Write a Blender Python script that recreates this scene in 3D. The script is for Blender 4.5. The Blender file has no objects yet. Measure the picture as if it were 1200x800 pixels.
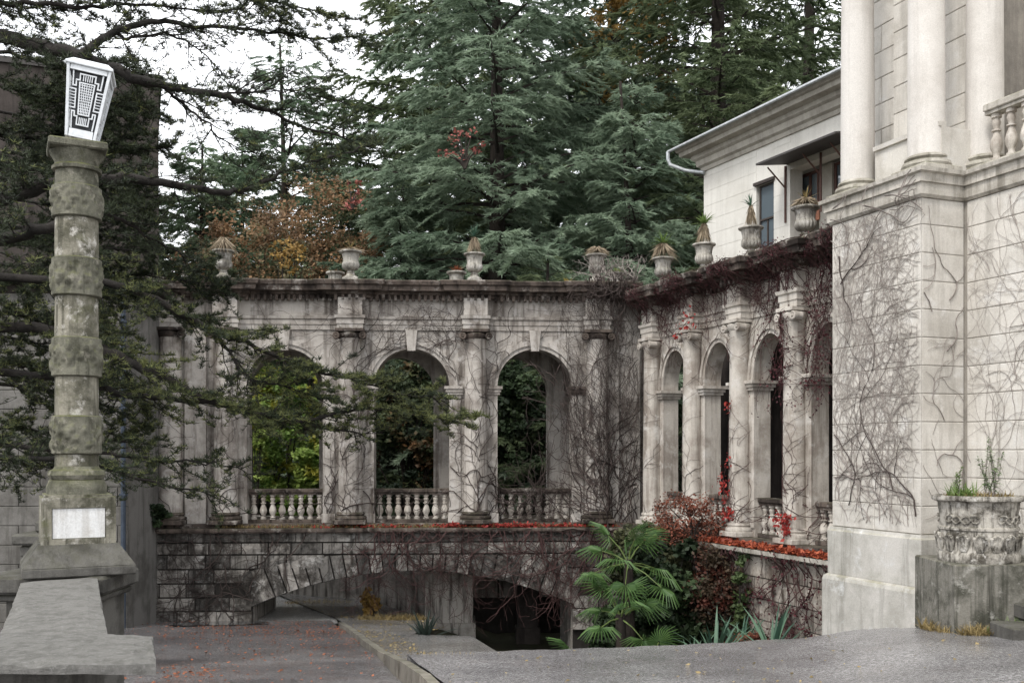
import bpy, math, random
import numpy as np
from mathutils import Vector, Matrix
R = math.radians
S = bpy.context.scene
COL = S.collection
rnd = random.Random(7)

# ---------------------------------------------------------------- camera, sky, sun, exposure
FPX = 1170.0
cd = bpy.data.cameras.new("camera")
cd.sensor_width = 36.0
cd.lens = 36.0 * FPX / 1200.0
cd.shift_y = 130.0 / 1200.0
cd.clip_start = 0.1
cd.clip_end = 2000.0
cam = bpy.data.objects.new("camera", cd)
COL.objects.link(cam)
cam.location = (0, 0, 0)
cam.rotation_euler = (R(90), 0, 0)
S.camera = cam

W = bpy.data.worlds.new("World")
S.world = W
W.use_nodes = True
wt = W.node_tree
wt.nodes.clear()
SUN_EL, SUN_AZ = R(52), R(215)          # azimuth clockwise from +Y
sky = wt.nodes.new("ShaderNodeTexSky")
sky.sky_type = 'NISHITA'
sky.sun_disc = False
sky.sun_elevation = SUN_EL
sky.sun_rotation = SUN_AZ
sky.air_density = 1.0
sky.dust_density = 3.0
tc = wt.nodes.new("ShaderNodeTexCoord")
cn = wt.nodes.new("ShaderNodeTexNoise")
cn.inputs["Scale"].default_value = 2.2
cn.inputs["Detail"].default_value = 5
cr = wt.nodes.new("ShaderNodeValToRGB")
cr.color_ramp.elements[0].position = 0.3
cr.color_ramp.elements[0].color = (9.6, 9.9, 10.4, 1)
cr.color_ramp.elements[1].position = 0.7
cr.color_ramp.elements[1].color = (12.5, 12.6, 12.8, 1)
mx = wt.nodes.new("ShaderNodeMixRGB")
mx.inputs[0].default_value = 0.9
bg = wt.nodes.new("ShaderNodeBackground")
bg.inputs["Strength"].default_value = 0.115
wo = wt.nodes.new("ShaderNodeOutputWorld")
wt.links.new(tc.outputs["Generated"], cn.inputs["Vector"])
wt.links.new(cn.outputs["Fac"], cr.inputs["Fac"])
wt.links.new(sky.outputs["Color"], mx.inputs[1])
wt.links.new(cr.outputs["Color"], mx.inputs[2])
wt.links.new(mx.outputs["Color"], bg.inputs["Color"])
wt.links.new(bg.outputs["Background"], wo.inputs["Surface"])

sl = bpy.data.lights.new("sun", 'SUN')
sl.energy = 1.4
sl.angle = R(14)
sl.color = (1.0, 0.96, 0.9)
sun = bpy.data.objects.new("sun", sl)
COL.objects.link(sun)
sd = Vector((math.sin(SUN_AZ) * math.cos(SUN_EL), math.cos(SUN_AZ) * math.cos(SUN_EL), math.sin(SUN_EL)))
sun.rotation_euler = sd.to_track_quat('Z', 'Y').to_euler()

S.view_settings.view_transform = 'Standard'
S.view_settings.look = 'None'
S.view_settings.exposure = 0.8
S.view_settings.gamma = 1.0
S.view_settings.use_curve_mapping = False
S.render.engine = 'CYCLES'

# ---------------------------------------------------------------- materials
class NT:
    def __init__(s, name):
        s.m = bpy.data.materials.new(name)
        s.m.use_nodes = True
        s.t = s.m.node_tree
        s.t.nodes.clear()
        s.out = s.t.nodes.new("ShaderNodeOutputMaterial")
    def n(s, typ, **kw):
        o = s.t.nodes.new("ShaderNode" + typ)
        for k, v in kw.items():
            if hasattr(o, k): setattr(o, k, v)
            else: o.inputs[k.replace('_', ' ')].default_value = v
        return o
    def l(s, a, b): s.t.links.new(a, b)
    def pos(s, scale=(1, 1, 1)):
        g = s.n("NewGeometry"); mp = s.n("Mapping")
        mp.inputs["Scale"].default_value = scale
        s.l(g.outputs["Position"], mp.inputs["Vector"])
        return mp.outputs["Vector"]
    def noise(s, scale, detail=6, rough=0.6, stretch=(1, 1, 1), dist=0.0):
        t = s.n("TexNoise")
        t.inputs["Scale"].default_value = scale; t.inputs["Detail"].default_value = detail
        t.inputs["Roughness"].default_value = rough; t.inputs["Distortion"].default_value = dist
        s.l(s.pos(stretch), t.inputs["Vector"])
        return t.outputs["Fac"]
    def ramp(s, fac, a, b, ca=(0, 0, 0, 1), cb=(1, 1, 1, 1)):
        r = s.n("ValToRGB")
        r.color_ramp.elements[0].position = a; r.color_ramp.elements[0].color = ca
        r.color_ramp.elements[1].position = b; r.color_ramp.elements[1].color = cb
        s.l(fac, r.inputs["Fac"])
        return r.outputs["Color"]
    def mix(s, fac, a, b, mode='MIX'):
        m = s.n("MixRGB"); m.blend_type = mode
        for i, v in ((0, fac), (1, a), (2, b)):
            if isinstance(v, (int, float)): m.inputs[i].default_value = v
            elif isinstance(v, tuple): m.inputs[i].default_value = v if len(v) == 4 else v + (1,)
            else: s.l(v, m.inputs[i])
        return m.outputs["Color"]
    def math(s, op, a, b=0.0):
        m = s.n("Math", operation=op)
        for i, v in ((0, a), (1, b)):
            if isinstance(v, (int, float)): m.inputs[i].default_value = v
            else: s.l(v, m.inputs[i])
        return m.outputs["Value"]
    def bsdf(s, col, rough=0.9, bump=None, bstr=0.4, bdist=0.02, spec=0.25, metal=0.0):
        p = s.n("BsdfPrincipled")
        if isinstance(col, tuple): p.inputs["Base Color"].default_value = col if len(col) == 4 else col + (1,)
        else: s.l(col, p.inputs["Base Color"])
        if isinstance(rough, (int, float)): p.inputs["Roughness"].default_value = rough
        else: s.l(rough, p.inputs["Roughness"])
        p.inputs["Specular IOR Level"].default_value = spec
        p.inputs["Metallic"].default_value = metal
        if bump is not None:
            b = s.n("Bump"); b.inputs["Strength"].default_value = bstr; b.inputs["Distance"].default_value = bdist
            s.l(bump, b.inputs["Height"]); s.l(b.outputs["Normal"], p.inputs["Normal"])
        s.l(p.outputs["BSDF"], s.out.inputs["Surface"])
        return s.m

def stone(name, base, dark, moss=0.0, stain=0.6, streak=0.5, scale=1.0, var=0.25, bump=0.4, light=None, grain=60, mosscol=(0.07, 0.085, 0.03), wet=0.0):
    n = NT(name)
    a = n.noise(1.1 * scale, 9, 0.68)
    st = n.noise(1.0 * scale, 7, 0.65, (4.5, 4.5, 0.35))
    c = n.mix(n.math('MULTIPLY', n.ramp(a, 0.45, 0.61), stain), base, dark)
    c = n.mix(n.math('MULTIPLY', n.ramp(st, 0.49, 0.64), streak), c, tuple(v * 0.75 for v in dark))
    if light:
        c = n.mix(n.ramp(n.noise(2.6 * scale, 8, 0.7), 0.55, 0.68), c, light)
    gr = n.noise(grain, 3, 0.7)
    c = n.mix(0.35, c, n.ramp(gr, 0.3, 0.7, (0.55, 0.55, 0.55, 1), (1.25, 1.25, 1.25, 1)), 'MULTIPLY')
    if var:
        oi = n.n("ObjectInfo")
        v = n.ramp(oi.outputs["Random"], 0, 1, (1 - var, 1 - var, 1 - var, 1), (1 + var, 1 + var * .95, 1 + var * .9, 1))
        c = n.mix(1.0, c, v, 'MULTIPLY')
    if moss:
        g = n.n("NewGeometry"); sx = n.n("SeparateXYZ")
        n.l(g.outputs["Normal"], sx.inputs[0])
        up = n.ramp(sx.outputs["Z"], 0.1, 0.7)
        mm = n.math('MULTIPLY', n.ramp(n.noise(3.2 * scale, 8, 0.7), 0.35, 0.6), up)
        side = n.math('MULTIPLY', n.ramp(n.noise(1.7 * scale, 8, 0.75), 0.55, 0.75), 0.55 * moss)
        c = n.mix(n.math('MINIMUM', n.math('ADD', n.math('MULTIPLY', mm, moss), side), 1.0), c, mosscol)
    hb = n.math('ADD', n.noise(9 * scale, 8, 0.7), n.math('MULTIPLY', gr, 0.35))
    return n.bsdf(c, 0.92 - wet, hb, bump, 0.03)

def foliage(name, ca, cb, trans=0.25, rough=0.6, odd=None, cl=0.35):
    """tint attribute 0..1 (colour of each spray) picks between the two leaf colours"""
    n = NT(name)
    at = n.n("Attribute"); at.attribute_name = "tint"
    c = n.mix(at.outputs["Fac"], ca, cb)
    if odd:
        c = n.mix(n.ramp(n.noise(cl, 4, 0.6), 0.52, 0.62), c, odd)
    p = n.n("BsdfPrincipled"); p.inputs["Roughness"].default_value = rough
    p.inputs["Specular IOR Level"].default_value = 0.25
    n.l(c, p.inputs["Base Color"])
    tr = n.n("BsdfTranslucent"); n.l(c, tr.inputs["Color"])
    ms = n.n("MixShader"); ms.inputs[0].default_value = trans
    n.l(p.outputs[0], ms.inputs[1]); n.l(tr.outputs[0], ms.inputs[2])
    n.l(ms.outputs[0], n.out.inputs["Surface"])
    return n.m

def plain(name, col, rough=0.6, metal=0.0, spec=0.3, nz=0.25, sc=8):
    n = NT(name)
    a = n.noise(sc, 6, 0.65)
    c = n.mix(1.0, col, n.ramp(a, 0.3, 0.7, (1 - nz,) * 3 + (1,), (1 + nz,) * 3 + (1,)), 'MULTIPLY')
    return n.bsdf(c, rough, a, 0.15, 0.01, spec, metal)

M = {}
M['facade'] = stone('weathered stucco', (0.48, 0.445, 0.405), (0.12, 0.097, 0.08), 0.35, 0.66, 0.85, 1.0, 0.06, 0.4, (0.55, 0.52, 0.49), mosscol=(0.075, 0.07, 0.045))
M['wing'] = stone('wing stucco', (0.56, 0.52, 0.465), (0.2, 0.16, 0.13), 0.3, 0.6, 0.6, 1.0, 0.06, 0.3, (0.6, 0.57, 0.53), mosscol=(0.08, 0.07, 0.045))
M['cornice'] = stone('dirty cornice stone', (0.13, 0.103, 0.087), (0.026, 0.02, 0.017), 0.5, 0.95, 0.9, 1.3, 0.05, 0.45, (0.36, 0.33, 0.3), mosscol=(0.05, 0.05, 0.025))
M['wallstone'] = stone('pale ashlar', (0.60, 0.57, 0.52), (0.40, 0.37, 0.325), 0.0, 0.7, 0.5, 0.9, 0.05, 0.25, (0.62, 0.6, 0.565))
M['column'] = stone('pale column stucco', (0.63, 0.60, 0.56), (0.46, 0.425, 0.385), 0.0, 0.5, 0.35, 0.8, 0.03, 0.15)
M['ledge'] = stone('ledge stone', (0.50, 0.47, 0.42), (0.2, 0.18, 0.145), 0.6, 0.7, 0.7, 1.2, 0.05, 0.3, mosscol=(0.13, 0.135, 0.06))
M['plinth'] = stone('plinth render', (0.52, 0.5, 0.465), (0.26, 0.25, 0.215), 0.5, 0.55, 0.6, 1.0, 0.03, 0.2, (0.6, 0.6, 0.59), mosscol=(0.17, 0.16, 0.08))
M['joint'] = stone('mortar', (0.27, 0.25, 0.22), (0.12, 0.11, 0.1), 0, 0.6, 0.4)
M['bridge'] = stone('rock faced bridge stone', (0.27, 0.255, 0.235), (0.045, 0.04, 0.035), 0.2, 0.95, 0.9, 1.5, 0.55, 0.7, (0.42, 0.41, 0.39), 30, mosscol=(0.05, 0.05, 0.03))
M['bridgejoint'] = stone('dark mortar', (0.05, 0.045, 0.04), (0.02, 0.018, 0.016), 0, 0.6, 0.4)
M['retain'] = stone('stained retaining wall', (0.44, 0.41, 0.37), (0.09, 0.078, 0.068), 0.2, 0.5, 0.95, 1.6, 0.1, 0.6)
M['wingbase'] = stone('wing base stone', (0.43, 0.39, 0.345), (0.1, 0.075, 0.06), 0.2, 0.8, 0.9, 1.6, 0.3, 0.6, (0.52, 0.49, 0.44), 30, mosscol=(0.06, 0.05, 0.03))
M['urn'] = stone('urn concrete', (0.4, 0.38, 0.34), (0.1, 0.09, 0.078), 0.6, 0.8, 0.75, 2.5, 0.15, 0.5, (0.55, 0.53, 0.5), mosscol=(0.1, 0.09, 0.045))
M['potstone'] = stone('carved pot concrete', (0.42, 0.395, 0.35), (0.07, 0.062, 0.05), 0.3, 1.0, 0.9, 3.2, 0.08, 0.5, (0.58, 0.56, 0.52), 50, mosscol=(0.09, 0.08, 0.04))
M['post'] = stone('mossy lamp column', (0.25, 0.235, 0.19), (0.06, 0.058, 0.04), 0.9, 0.9, 0.9, 2.2, 0.1, 0.6, (0.5, 0.48, 0.44), 80, mosscol=(0.10, 0.11, 0.03))
M['postband'] = stone('mossy carved band', (0.165, 0.16, 0.125), (0.05, 0.05, 0.035), 0.9, 0.8, 0.6, 2.6, 0.1, 0.7, (0.26, 0.245, 0.2), 80, mosscol=(0.10, 0.105, 0.035))
M['concrete'] = stone('lichened concrete', (0.165, 0.16, 0.15), (0.075, 0.073, 0.066), 0.15, 0.6, 0.1, 9.0, 0.06, 0.6, (0.22, 0.215, 0.205), 90, mosscol=(0.09, 0.088, 0.06))
M['darkconc'] = stone('dark concrete with moss and painted shade', (0.12, 0.115, 0.105), (0.04, 0.038, 0.033), 0.4, 0.8, 0.5, 2.0, 0.1, 0.6, None, 70, mosscol=(0.06, 0.06, 0.03))  # mossed concrete; its dark tone also paints the shade under the end cap
M['pedestal'] = stone('stained pedestal concrete', (0.2, 0.19, 0.165), (0.055, 0.055, 0.042), 0.4, 0.9, 0.8, 2.0, 0.1, 0.6, (0.33, 0.32, 0.29), 60, mosscol=(0.08, 0.075, 0.04))
M['house'] = stone('cream render', (0.66, 0.64, 0.59), (0.5, 0.475, 0.425), 0.0, 0.45, 0.25, 0.7, 0.02, 0.15)
M['eave'] = stone('eave plaster', (0.42, 0.395, 0.345), (0.25, 0.23, 0.195), 0.0, 0.6, 0.4, 1.0, 0.02, 0.2)
M['darkbuild'] = stone('dark render with stains and painted shade', (0.06, 0.05, 0.045), (0.022, 0.018, 0.016), 0.1, 0.7, 0.7, 0.8, 0.05, 0.3)  # stained render; its dark tone also paints shade in the loggia and under the bridge
M['leftwall'] = stone('grey render', (0.19, 0.182, 0.17), (0.075, 0.07, 0.062), 0.1, 0.7, 0.6, 1.0, 0.05, 0.3)
M['roof'] = plain('roof metal', (0.05, 0.045, 0.042), 0.6)
M['pipe'] = plain('galvanised pipe', (0.45, 0.47, 0.48), 0.45, 0.4)
M['bluepipe'] = plain('blue pipe paint', (0.05, 0.065, 0.09), 0.5)
M['white'] = plain('white lamp paint', (0.62, 0.64, 0.66), 0.5, 0, 0.4, 0.15, 14)
M['lampdark'] = plain('dark lamp lining', (0.035, 0.037, 0.04), 0.4)
M['plaque'] = stone('dirty white plaque', (0.66, 0.66, 0.65), (0.42, 0.38, 0.33), 0.0, 0.5, 0.35, 2.5, 0, 0.1)
M['frame'] = plain('dark window frame', (0.045, 0.035, 0.03), 0.6)
M['redframe'] = plain('red brown frame', (0.10, 0.05, 0.04), 0.6)
M['board'] = plain('terracotta board', (0.36, 0.16, 0.10), 0.8)
M['bark'] = stone('bark', (0.045, 0.036, 0.03), (0.018, 0.015, 0.013), 0.0, 0.7, 0.6, 3.0, 0.05, 0.8)
M['fgbark'] = stone('cedar bark', (0.03, 0.026, 0.023), (0.012, 0.011, 0.01), 0.0, 0.7, 0.3, 3.0, 0.05, 0.8)
M['vine'] = plain('bare vine', (0.05, 0.037, 0.033), 0.85)
M['vinepale'] = plain('grey vine', (0.24, 0.21, 0.19), 0.9)
M['vinered'] = plain('red brown vine', (0.06, 0.03, 0.028), 0.85)
M['thatch'] = plain('dead leaf thatch', (0.33, 0.26, 0.18), 0.95)
M['soil'] = plain('soil', (0.05, 0.035, 0.025), 0.95)

n = NT('window glass')
p = n.n("BsdfPrincipled"); p.inputs["Base Color"].default_value = (0.10, 0.13, 0.15, 1); p.inputs["Roughness"].default_value = 0.06
p.inputs["Specular IOR Level"].default_value = 1.0; p.inputs["IOR"].default_value = 1.9
n.l(p.outputs[0], n.out.inputs["Surface"]); M['glass'] = n.m

def asphalt(name, base, dark, leaf, wetness=0.0):
    n = NT(name)
    big = n.noise(0.5, 7, 0.65)
    g1 = n.noise(28, 4, 0.75); g2 = n.noise(90, 3, 0.8)
    c = n.mix(n.ramp(big, 0.42, 0.60), base, dark)
    c = n.mix(n.math('MULTIPLY', n.ramp(n.noise(0.9, 8, 0.75, (1, .5, 1)), 0.55, 0.68), 0.45), c, tuple(v * .6 for v in dark))
    c = n.mix(0.7, c, n.ramp(g1, 0.40, 0.60, (0.35, 0.35, 0.36, 1), (1.65, 1.63, 1.62, 1)), 'MULTIPLY')
    c = n.mix(0.6, c, n.ramp(g2, 0.40, 0.60, (0.4, 0.4, 0.4, 1), (1.6, 1.6, 1.6, 1)), 'MULTIPLY')
    if leaf: c = n.mix(n.math('MULTIPLY', n.ramp(n.noise(1.3, 9, 0.8), 0.52, 0.66), leaf), c, (0.13, 0.07, 0.045))
    rr = n.ramp(n.noise(0.8, 6, 0.6), 0.4, 0.6, (0.55 - wetness, 0, 0, 1), (0.95, 0, 0, 1))
    return n.bsdf(c, rr, n.math('ADD', g1, g2), 0.5, 0.012, 0.3)
M['asphalt'] = asphalt('worn light asphalt', (0.225, 0.22, 0.22), (0.15, 0.146, 0.148), 0.12, 0.1)
M['road'] = asphalt('damp road', (0.18, 0.174, 0.174), (0.11, 0.105, 0.107), 0.45, 0.1)
M['path'] = asphalt('path concrete', (0.24, 0.235, 0.225), (0.16, 0.155, 0.145), 0.3, 0.1)
M['litroad'] = asphalt('road concrete with painted daylight', (0.48, 0.475, 0.455), (0.36, 0.355, 0.335), 0.2, 0.0)  # paler than the path: daylight behind the bridge put into the colour
M['kerb'] = stone('kerb stone', (0.22, 0.2, 0.17), (0.1, 0.09, 0.075), 0.3, 0.8, 0.2, 2.0, 0.1, 0.5)
M['ground'] = stone('forest ground', (0.05, 0.042, 0.03), (0.022, 0.02, 0.014), 0.6, 0.8, 0.0, 1.0, 0, 0.8, mosscol=(0.035, 0.045, 0.018))
n = NT('puddle water')
p = n.n("BsdfPrincipled"); p.inputs["Base Color"].default_value = (0.05, 0.055, 0.06, 1); p.inputs["Roughness"].default_value = 0.05
p.inputs["Specular IOR Level"].default_value = 1.0
n.l(p.outputs[0], n.out.inputs["Surface"]); M['water'] = n.m

M['cedar'] = foliage('blue cedar needles', (0.125, 0.18, 0.12), (0.31, 0.385, 0.275), 0.4, 0.6)
M['cedardark'] = foliage('dark cedar needles', (0.065, 0.095, 0.048), (0.18, 0.22, 0.115), 0.35, 0.6)
M['pine'] = foliage('pine needles', (0.085, 0.135, 0.08), (0.21, 0.28, 0.165), 0.35)
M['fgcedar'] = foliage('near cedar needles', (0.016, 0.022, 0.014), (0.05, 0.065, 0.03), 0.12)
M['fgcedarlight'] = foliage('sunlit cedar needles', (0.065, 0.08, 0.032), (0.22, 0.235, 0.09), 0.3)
M['green'] = foliage('bright green leaves', (0.11, 0.20, 0.045), (0.32, 0.42, 0.11), 0.45, 0.5, (0.28, 0.27, 0.04), 0.9)
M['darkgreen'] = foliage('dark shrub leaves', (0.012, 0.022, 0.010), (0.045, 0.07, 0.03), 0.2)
M['olive'] = foliage('olive hanging leaves', (0.03, 0.035, 0.018), (0.10, 0.105, 0.05), 0.2)
M['autumn'] = foliage('orange autumn leaves', (0.13, 0.085, 0.05), (0.30, 0.18, 0.095), 0.35, 0.6, (0.09, 0.115, 0.06), 0.45)
M['yellow'] = foliage('yellow leaves', (0.34, 0.23, 0.05), (0.52, 0.40, 0.09), 0.35)
M['red'] = foliage('red creeper leaves', (0.20, 0.02, 0.02), (0.44, 0.07, 0.055), 0.25)
M['fallen'] = foliage('fallen leaves', (0.10, 0.038, 0.02), (0.36, 0.12, 0.055), 0.15)
M['rust'] = foliage('rust shrub', (0.06, 0.026, 0.018), (0.22, 0.07, 0.04), 0.2)
M['maroon'] = foliage('maroon creeper', (0.035, 0.012, 0.015), (0.11, 0.028, 0.035), 0.2)
M['palm'] = foliage('palm fronds', (0.03, 0.075, 0.022), (0.11, 0.19, 0.06), 0.25, 0.45)
M['palmyellow'] = foliage('yellowing frond', (0.24, 0.26, 0.06), (0.4, 0.38, 0.1), 0.25, 0.5)
M['agave'] = foliage('agave leaves', (0.04, 0.085, 0.06), (0.10, 0.17, 0.11), 0.1, 0.5)
M['potgreen'] = foliage('pot herbs', (0.08, 0.14, 0.03), (0.2, 0.28, 0.09), 0.3, 0.5)
M['drygrass'] = foliage('dry grass', (0.16, 0.12, 0.05), (0.34, 0.26, 0.12), 0.3, 0.7)
M['lime'] = foliage('lime rosette', (0.14, 0.2, 0.04), (0.3, 0.38, 0.1), 0.3, 0.5)

M['ivy'] = foliage('ivy leaves', (0.025, 0.042, 0.015), (0.07, 0.10, 0.035), 0.2, 0.6)
M['autumnyellow'] = foliage('amber sapling leaves', (0.20, 0.12, 0.035), (0.36, 0.23, 0.07), 0.3)
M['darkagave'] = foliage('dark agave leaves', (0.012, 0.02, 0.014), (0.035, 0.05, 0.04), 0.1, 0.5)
M['mixdark'] = foliage('dark shrub with rusty top', (0.015, 0.026, 0.012), (0.06, 0.08, 0.035), 0.2, 0.6, (0.10, 0.05, 0.02), 0.6)
M['brownhang'] = foliage('brown hanging foliage', (0.018, 0.016, 0.010), (0.075, 0.05, 0.03), 0.2, 0.6, (0.10, 0.03, 0.02), 1.5)
M['fadedred'] = foliage('faded red leaves', (0.16, 0.05, 0.04), (0.34, 0.11, 0.09), 0.2)
M['redfall'] = foliage('red orange fallen leaves', (0.16, 0.028, 0.018), (0.46, 0.12, 0.055), 0.15)

# ---------------------------------------------------------------- mesh helpers
def link_mesh(name, V, Fs, mat, parent=None, smooth=None, tint=None):
    me = bpy.data.meshes.new(name)
    me.from_pydata(V, [], Fs)
    if mat: me.materials.append(mat)
    if smooth is not None:
        me.polygons.foreach_set("use_smooth", [True] * len(me.polygons))
        me.set_sharp_from_angle(angle=R(smooth))
    o = bpy.data.objects.new(name, me)
    COL.objects.link(o)
    if parent: o.parent = parent
    return o

def link_np(name, V, k, mat, tint=None, parent=None):
    """V: (n*k,3) array, faces of k consecutive vertices"""
    me = bpy.data.meshes.new(name)
    nv = len(V); nf = nv // k
    me.vertices.add(nv)
    me.vertices.foreach_set("co", np.ascontiguousarray(V, dtype=np.float32).ravel())
    me.loops.add(nv)
    me.loops.foreach_set("vertex_index", np.arange(nv, dtype=np.int32))
    me.polygons.add(nf)
    me.polygons.foreach_set("loop_start", np.arange(0, nv, k, dtype=np.int32))
    me.update(calc_edges=True)
    if tint is not None:
        a = me.attributes.new("tint", 'FLOAT', 'POINT')
        a.data.foreach_set("value", np.repeat(np.clip(tint, 0, 1), k).astype(np.float32))
    me.materials.append(mat)
    o = bpy.data.objects.new(name, me)
    COL.objects.link(o)
    if parent: o.parent = parent
    return o

class MB:
    def __init__(s, z0=0.0): s.v = []; s.f = []; s.z0 = z0
    def add(s, vs, fs):
        b = len(s.v)
        s.v.extend([tuple(q) for q in vs]); s.f.extend([tuple(i + b for i in f) for f in fs])
        return s
    def hexa(s, p):
        return s.add(p, [(0, 3, 2, 1), (4, 5, 6, 7), (0, 1, 5, 4), (1, 2, 6, 5), (2, 3, 7, 6), (3, 0, 4, 7)])
    def box(s, x0, x1, y0, y1, z0, z1, c=0.0):
        if c <= 0:
            return s.hexa([(x0, y0, z0), (x1, y0, z0), (x1, y1, z0), (x0, y1, z0), (x0, y0, z1), (x1, y0, z1), (x1, y1, z1), (x0, y1, z1)])
        def ring(i, z): return [(x0 + i, y0, z), (x1 - i, y0, z), (x1, y0 + i, z), (x1, y1 - i, z), (x1 - i, y1, z), (x0 + i, y1, z), (x0, y1 - i, z), (x0, y0 + i, z)]
        def rin(z): return [(x0 + c, y0 + c, z), (x1 - c, y0 + c, z), (x1 - c, y0 + c, z), (x1 - c, y1 - c, z), (x1 - c, y1 - c, z), (x0 + c, y1 - c, z), (x0 + c, y1 - c, z), (x0 + c, y0 + c, z)]
        vs = rin(z0) + ring(c * .6, z0 + c) + ring(c * .6, z1 - c) + rin(z1)
        fs = []
        for k in range(3):
            for i in range(8):
                a, b = k * 8 + i, k * 8 + (i + 1) % 8
                fs.append((a, b, b + 8, a + 8))
        fs.append((5, 3, 1, 0)); fs.append((24, 25, 27, 29))
        return s.add(vs, fs)
    def lathe(s, prof, n=20, c=(0, 0, 0), mod=None, cap=True, a0=0.0, a1=2 * math.pi):
        full = abs(a1 - a0 - 2 * math.pi) < 1e-6
        m = n if full else n + 1
        vs = []
        for (r, z) in prof:
            for i in range(m):
                a = a0 + (a1 - a0) * i / n
                rr = r * (mod(a, z, r) if mod else 1.0)
                vs.append((c[0] + rr * math.cos(a), c[1] + rr * math.sin(a), c[2] + z))
        fs = []
        for k in range(len(prof) - 1):
            for i in range(n):
                j = (i + 1) % m
                fs.append((k * m + i, k * m + j, (k + 1) * m + j, (k + 1) * m + i))
        if cap and full:
            fs.append(tuple(range(m - 1, -1, -1)))
            fs.append(tuple((len(prof) - 1) * m + i for i in range(m)))
        return s.add(vs, fs)
    def tube(s, pts, rad, n=5, cap=True):
        pts = [Vector(p) for p in pts]
        if not hasattr(rad, '__len__'): rad = [rad] * len(pts)
        vs = []; up = Vector((0.13, 0.31, 0.94))
        for i, p in enumerate(pts):
            t = (pts[min(i + 1, len(pts) - 1)] - pts[max(i - 1, 0)])
            if t.length < 1e-9: t = Vector((0, 0, 1))
            t.normalize()
            a = t.cross(up)
            if a.length < 0.05: a = t.cross(Vector((1, 0, 0)))
            a.normalize(); b = t.cross(a)
            for k in range(n):
                g = 2 * math.pi * k / n
                vs.append(p + (a * math.cos(g) + b * math.sin(g)) * rad[i])
        fs = []
        for i in range(len(pts) - 1):
            for k in range(n):
                l = (k + 1) % n
                fs.append((i * n + k, i * n + l, (i + 1) * n + l, (i + 1) * n + k))
        if cap:
            fs.append(tuple(range(n - 1, -1, -1))); fs.append(tuple((len(pts) - 1) * n + k for k in range(n)))
        return s.add(vs, fs)
    def sweep(s, path, prof, closed_ends=True):
        """path: plan points (x,y), left to right seen from outside (outside is -y for +x travel). prof: (out, z)."""
        k = len(prof); vs = []
        def nrm(a, b):
            d = Vector((b[0] - a[0], b[1] - a[1])); d.normalize()
            return Vector((d.y, -d.x))
        for i, p in enumerate(path):
            if i == 0: m = nrm(path[0], path[1])
            elif i == len(path) - 1: m = nrm(path[-2], path[-1])
            else:
                a = nrm(path[i - 1], p); b = nrm(p, path[i + 1])
                m = (a + b); m = m / max(0.2, m.dot(a))
            for (o, z) in prof: vs.append((p[0] + m.x * o, p[1] + m.y * o, z))
        fs = []
        for i in range(len(path) - 1):
            for j in range(k):
                l = (j + 1) % k
                fs.append((i * k + j, i * k + l, (i + 1) * k + l, (i + 1) * k + j)[::-1])
        if closed_ends:
            fs.append(tuple(range(k))); fs.append(tuple((len(path) - 1) * k + j for j in range(k - 1, -1, -1)))
        return s.add(vs, fs)
    def arch_wall(s, x0, x1, a, b, zb, zs, rise, zt, y0, y1, n=18):
        """solid wall with one arched opening a..b; arch is half an ellipse"""
        s.box(x0, a, y0, y1, zb, zt) if a > x0 + 1e-4 else None
        s.box(b, x1, y0, y1, zb, zt) if x1 > b + 1e-4 else None
        cx, hw = (a + b) / 2, (b - a) / 2
        pts = [(cx - hw * math.cos(math.pi * i / n), zs + rise * math.sin(math.pi * i / n)) for i in range(n + 1)]
        return s.arch_strip(pts, zt, y0, y1)
    def arch_strip(s, pts, zt, y0, y1):
        for i in range(len(pts) - 1):
            (xa, za), (xb, zb2) = pts[i], pts[i + 1]
            s.add([(xa, y0, za), (xb, y0, zb2), (xb, y0, zt), (xa, y0, zt), (xa, y1, za), (xb, y1, zb2), (xb, y1, zt), (xa, y1, zt)],
                  [(0, 1, 2, 3), (5, 4, 7, 6), (4, 5, 1, 0), (3, 2, 6, 7)])
        return s
    def ring(s, cx, zs, hw, rise, t, y0, y1, n=18, steps=1):
        """archivolt: band of thickness t round a half ellipse"""
        def P(k, o): 
            g = math.pi * k / n
            return (cx - (hw + o) * math.cos(g), zs + (rise + o) * math.sin(g))
        for k in range(n):
            A, B, C, D = P(k, 0), P(k + 1, 0), P(k + 1, t), P(k, t)
            s.add([(A[0], y0, A[1]), (B[0], y0, B[1]), (C[0], y0, C[1]), (D[0], y0, D[1]), (A[0], y1, A[1]), (B[0], y1, B[1]), (C[0], y1, C[1]), (D[0], y1, D[1])],
                  [(0, 1, 2, 3), (4, 5, 1, 0), (3, 2, 6, 7)])
        return s
    def rock(s, q, y, depth, amp, rg, inset=0.012, nx=3, nz=2):
        """rock-faced stone: q = 4 corners (x,z) bl, br, tr, tl; front at y (towards -y)"""
        cx = sum(p[0] for p in q) / 4; cz = sum(p[1] for p in q) / 4
        q = [(p[0] + (cx - p[0]) * 0 + (inset if p[0] < cx else -inset), p[1] + (inset if p[1] < cz else -inset)) for p in q]
        vs = []
        for j in range(nz + 1):
            for i in range(nx + 1):
                u, w = i / nx, j / nz
                x = (q[0][0] * (1 - u) + q[1][0] * u) * (1 - w) + (q[3][0] * (1 - u) + q[2][0] * u) * w
                z = (q[0][1] * (1 - u) + q[1][1] * u) * (1 - w) + (q[3][1] * (1 - u) + q[2][1] * u) * w
                e = i in (0, nx) or j in (0, nz)
                vs.append((x + (0 if e else rg.uniform(-.02, .02)), y - (rg.uniform(0, .012) if e else amp * rg.uniform(.4, 1.3)), z))
        fs = []
        w = nx + 1
        for j in range(nz):
            for i in range(nx): fs.append((j * w + i, j * w + i + 1, (j + 1) * w + i + 1, (j + 1) * w + i))
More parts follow.
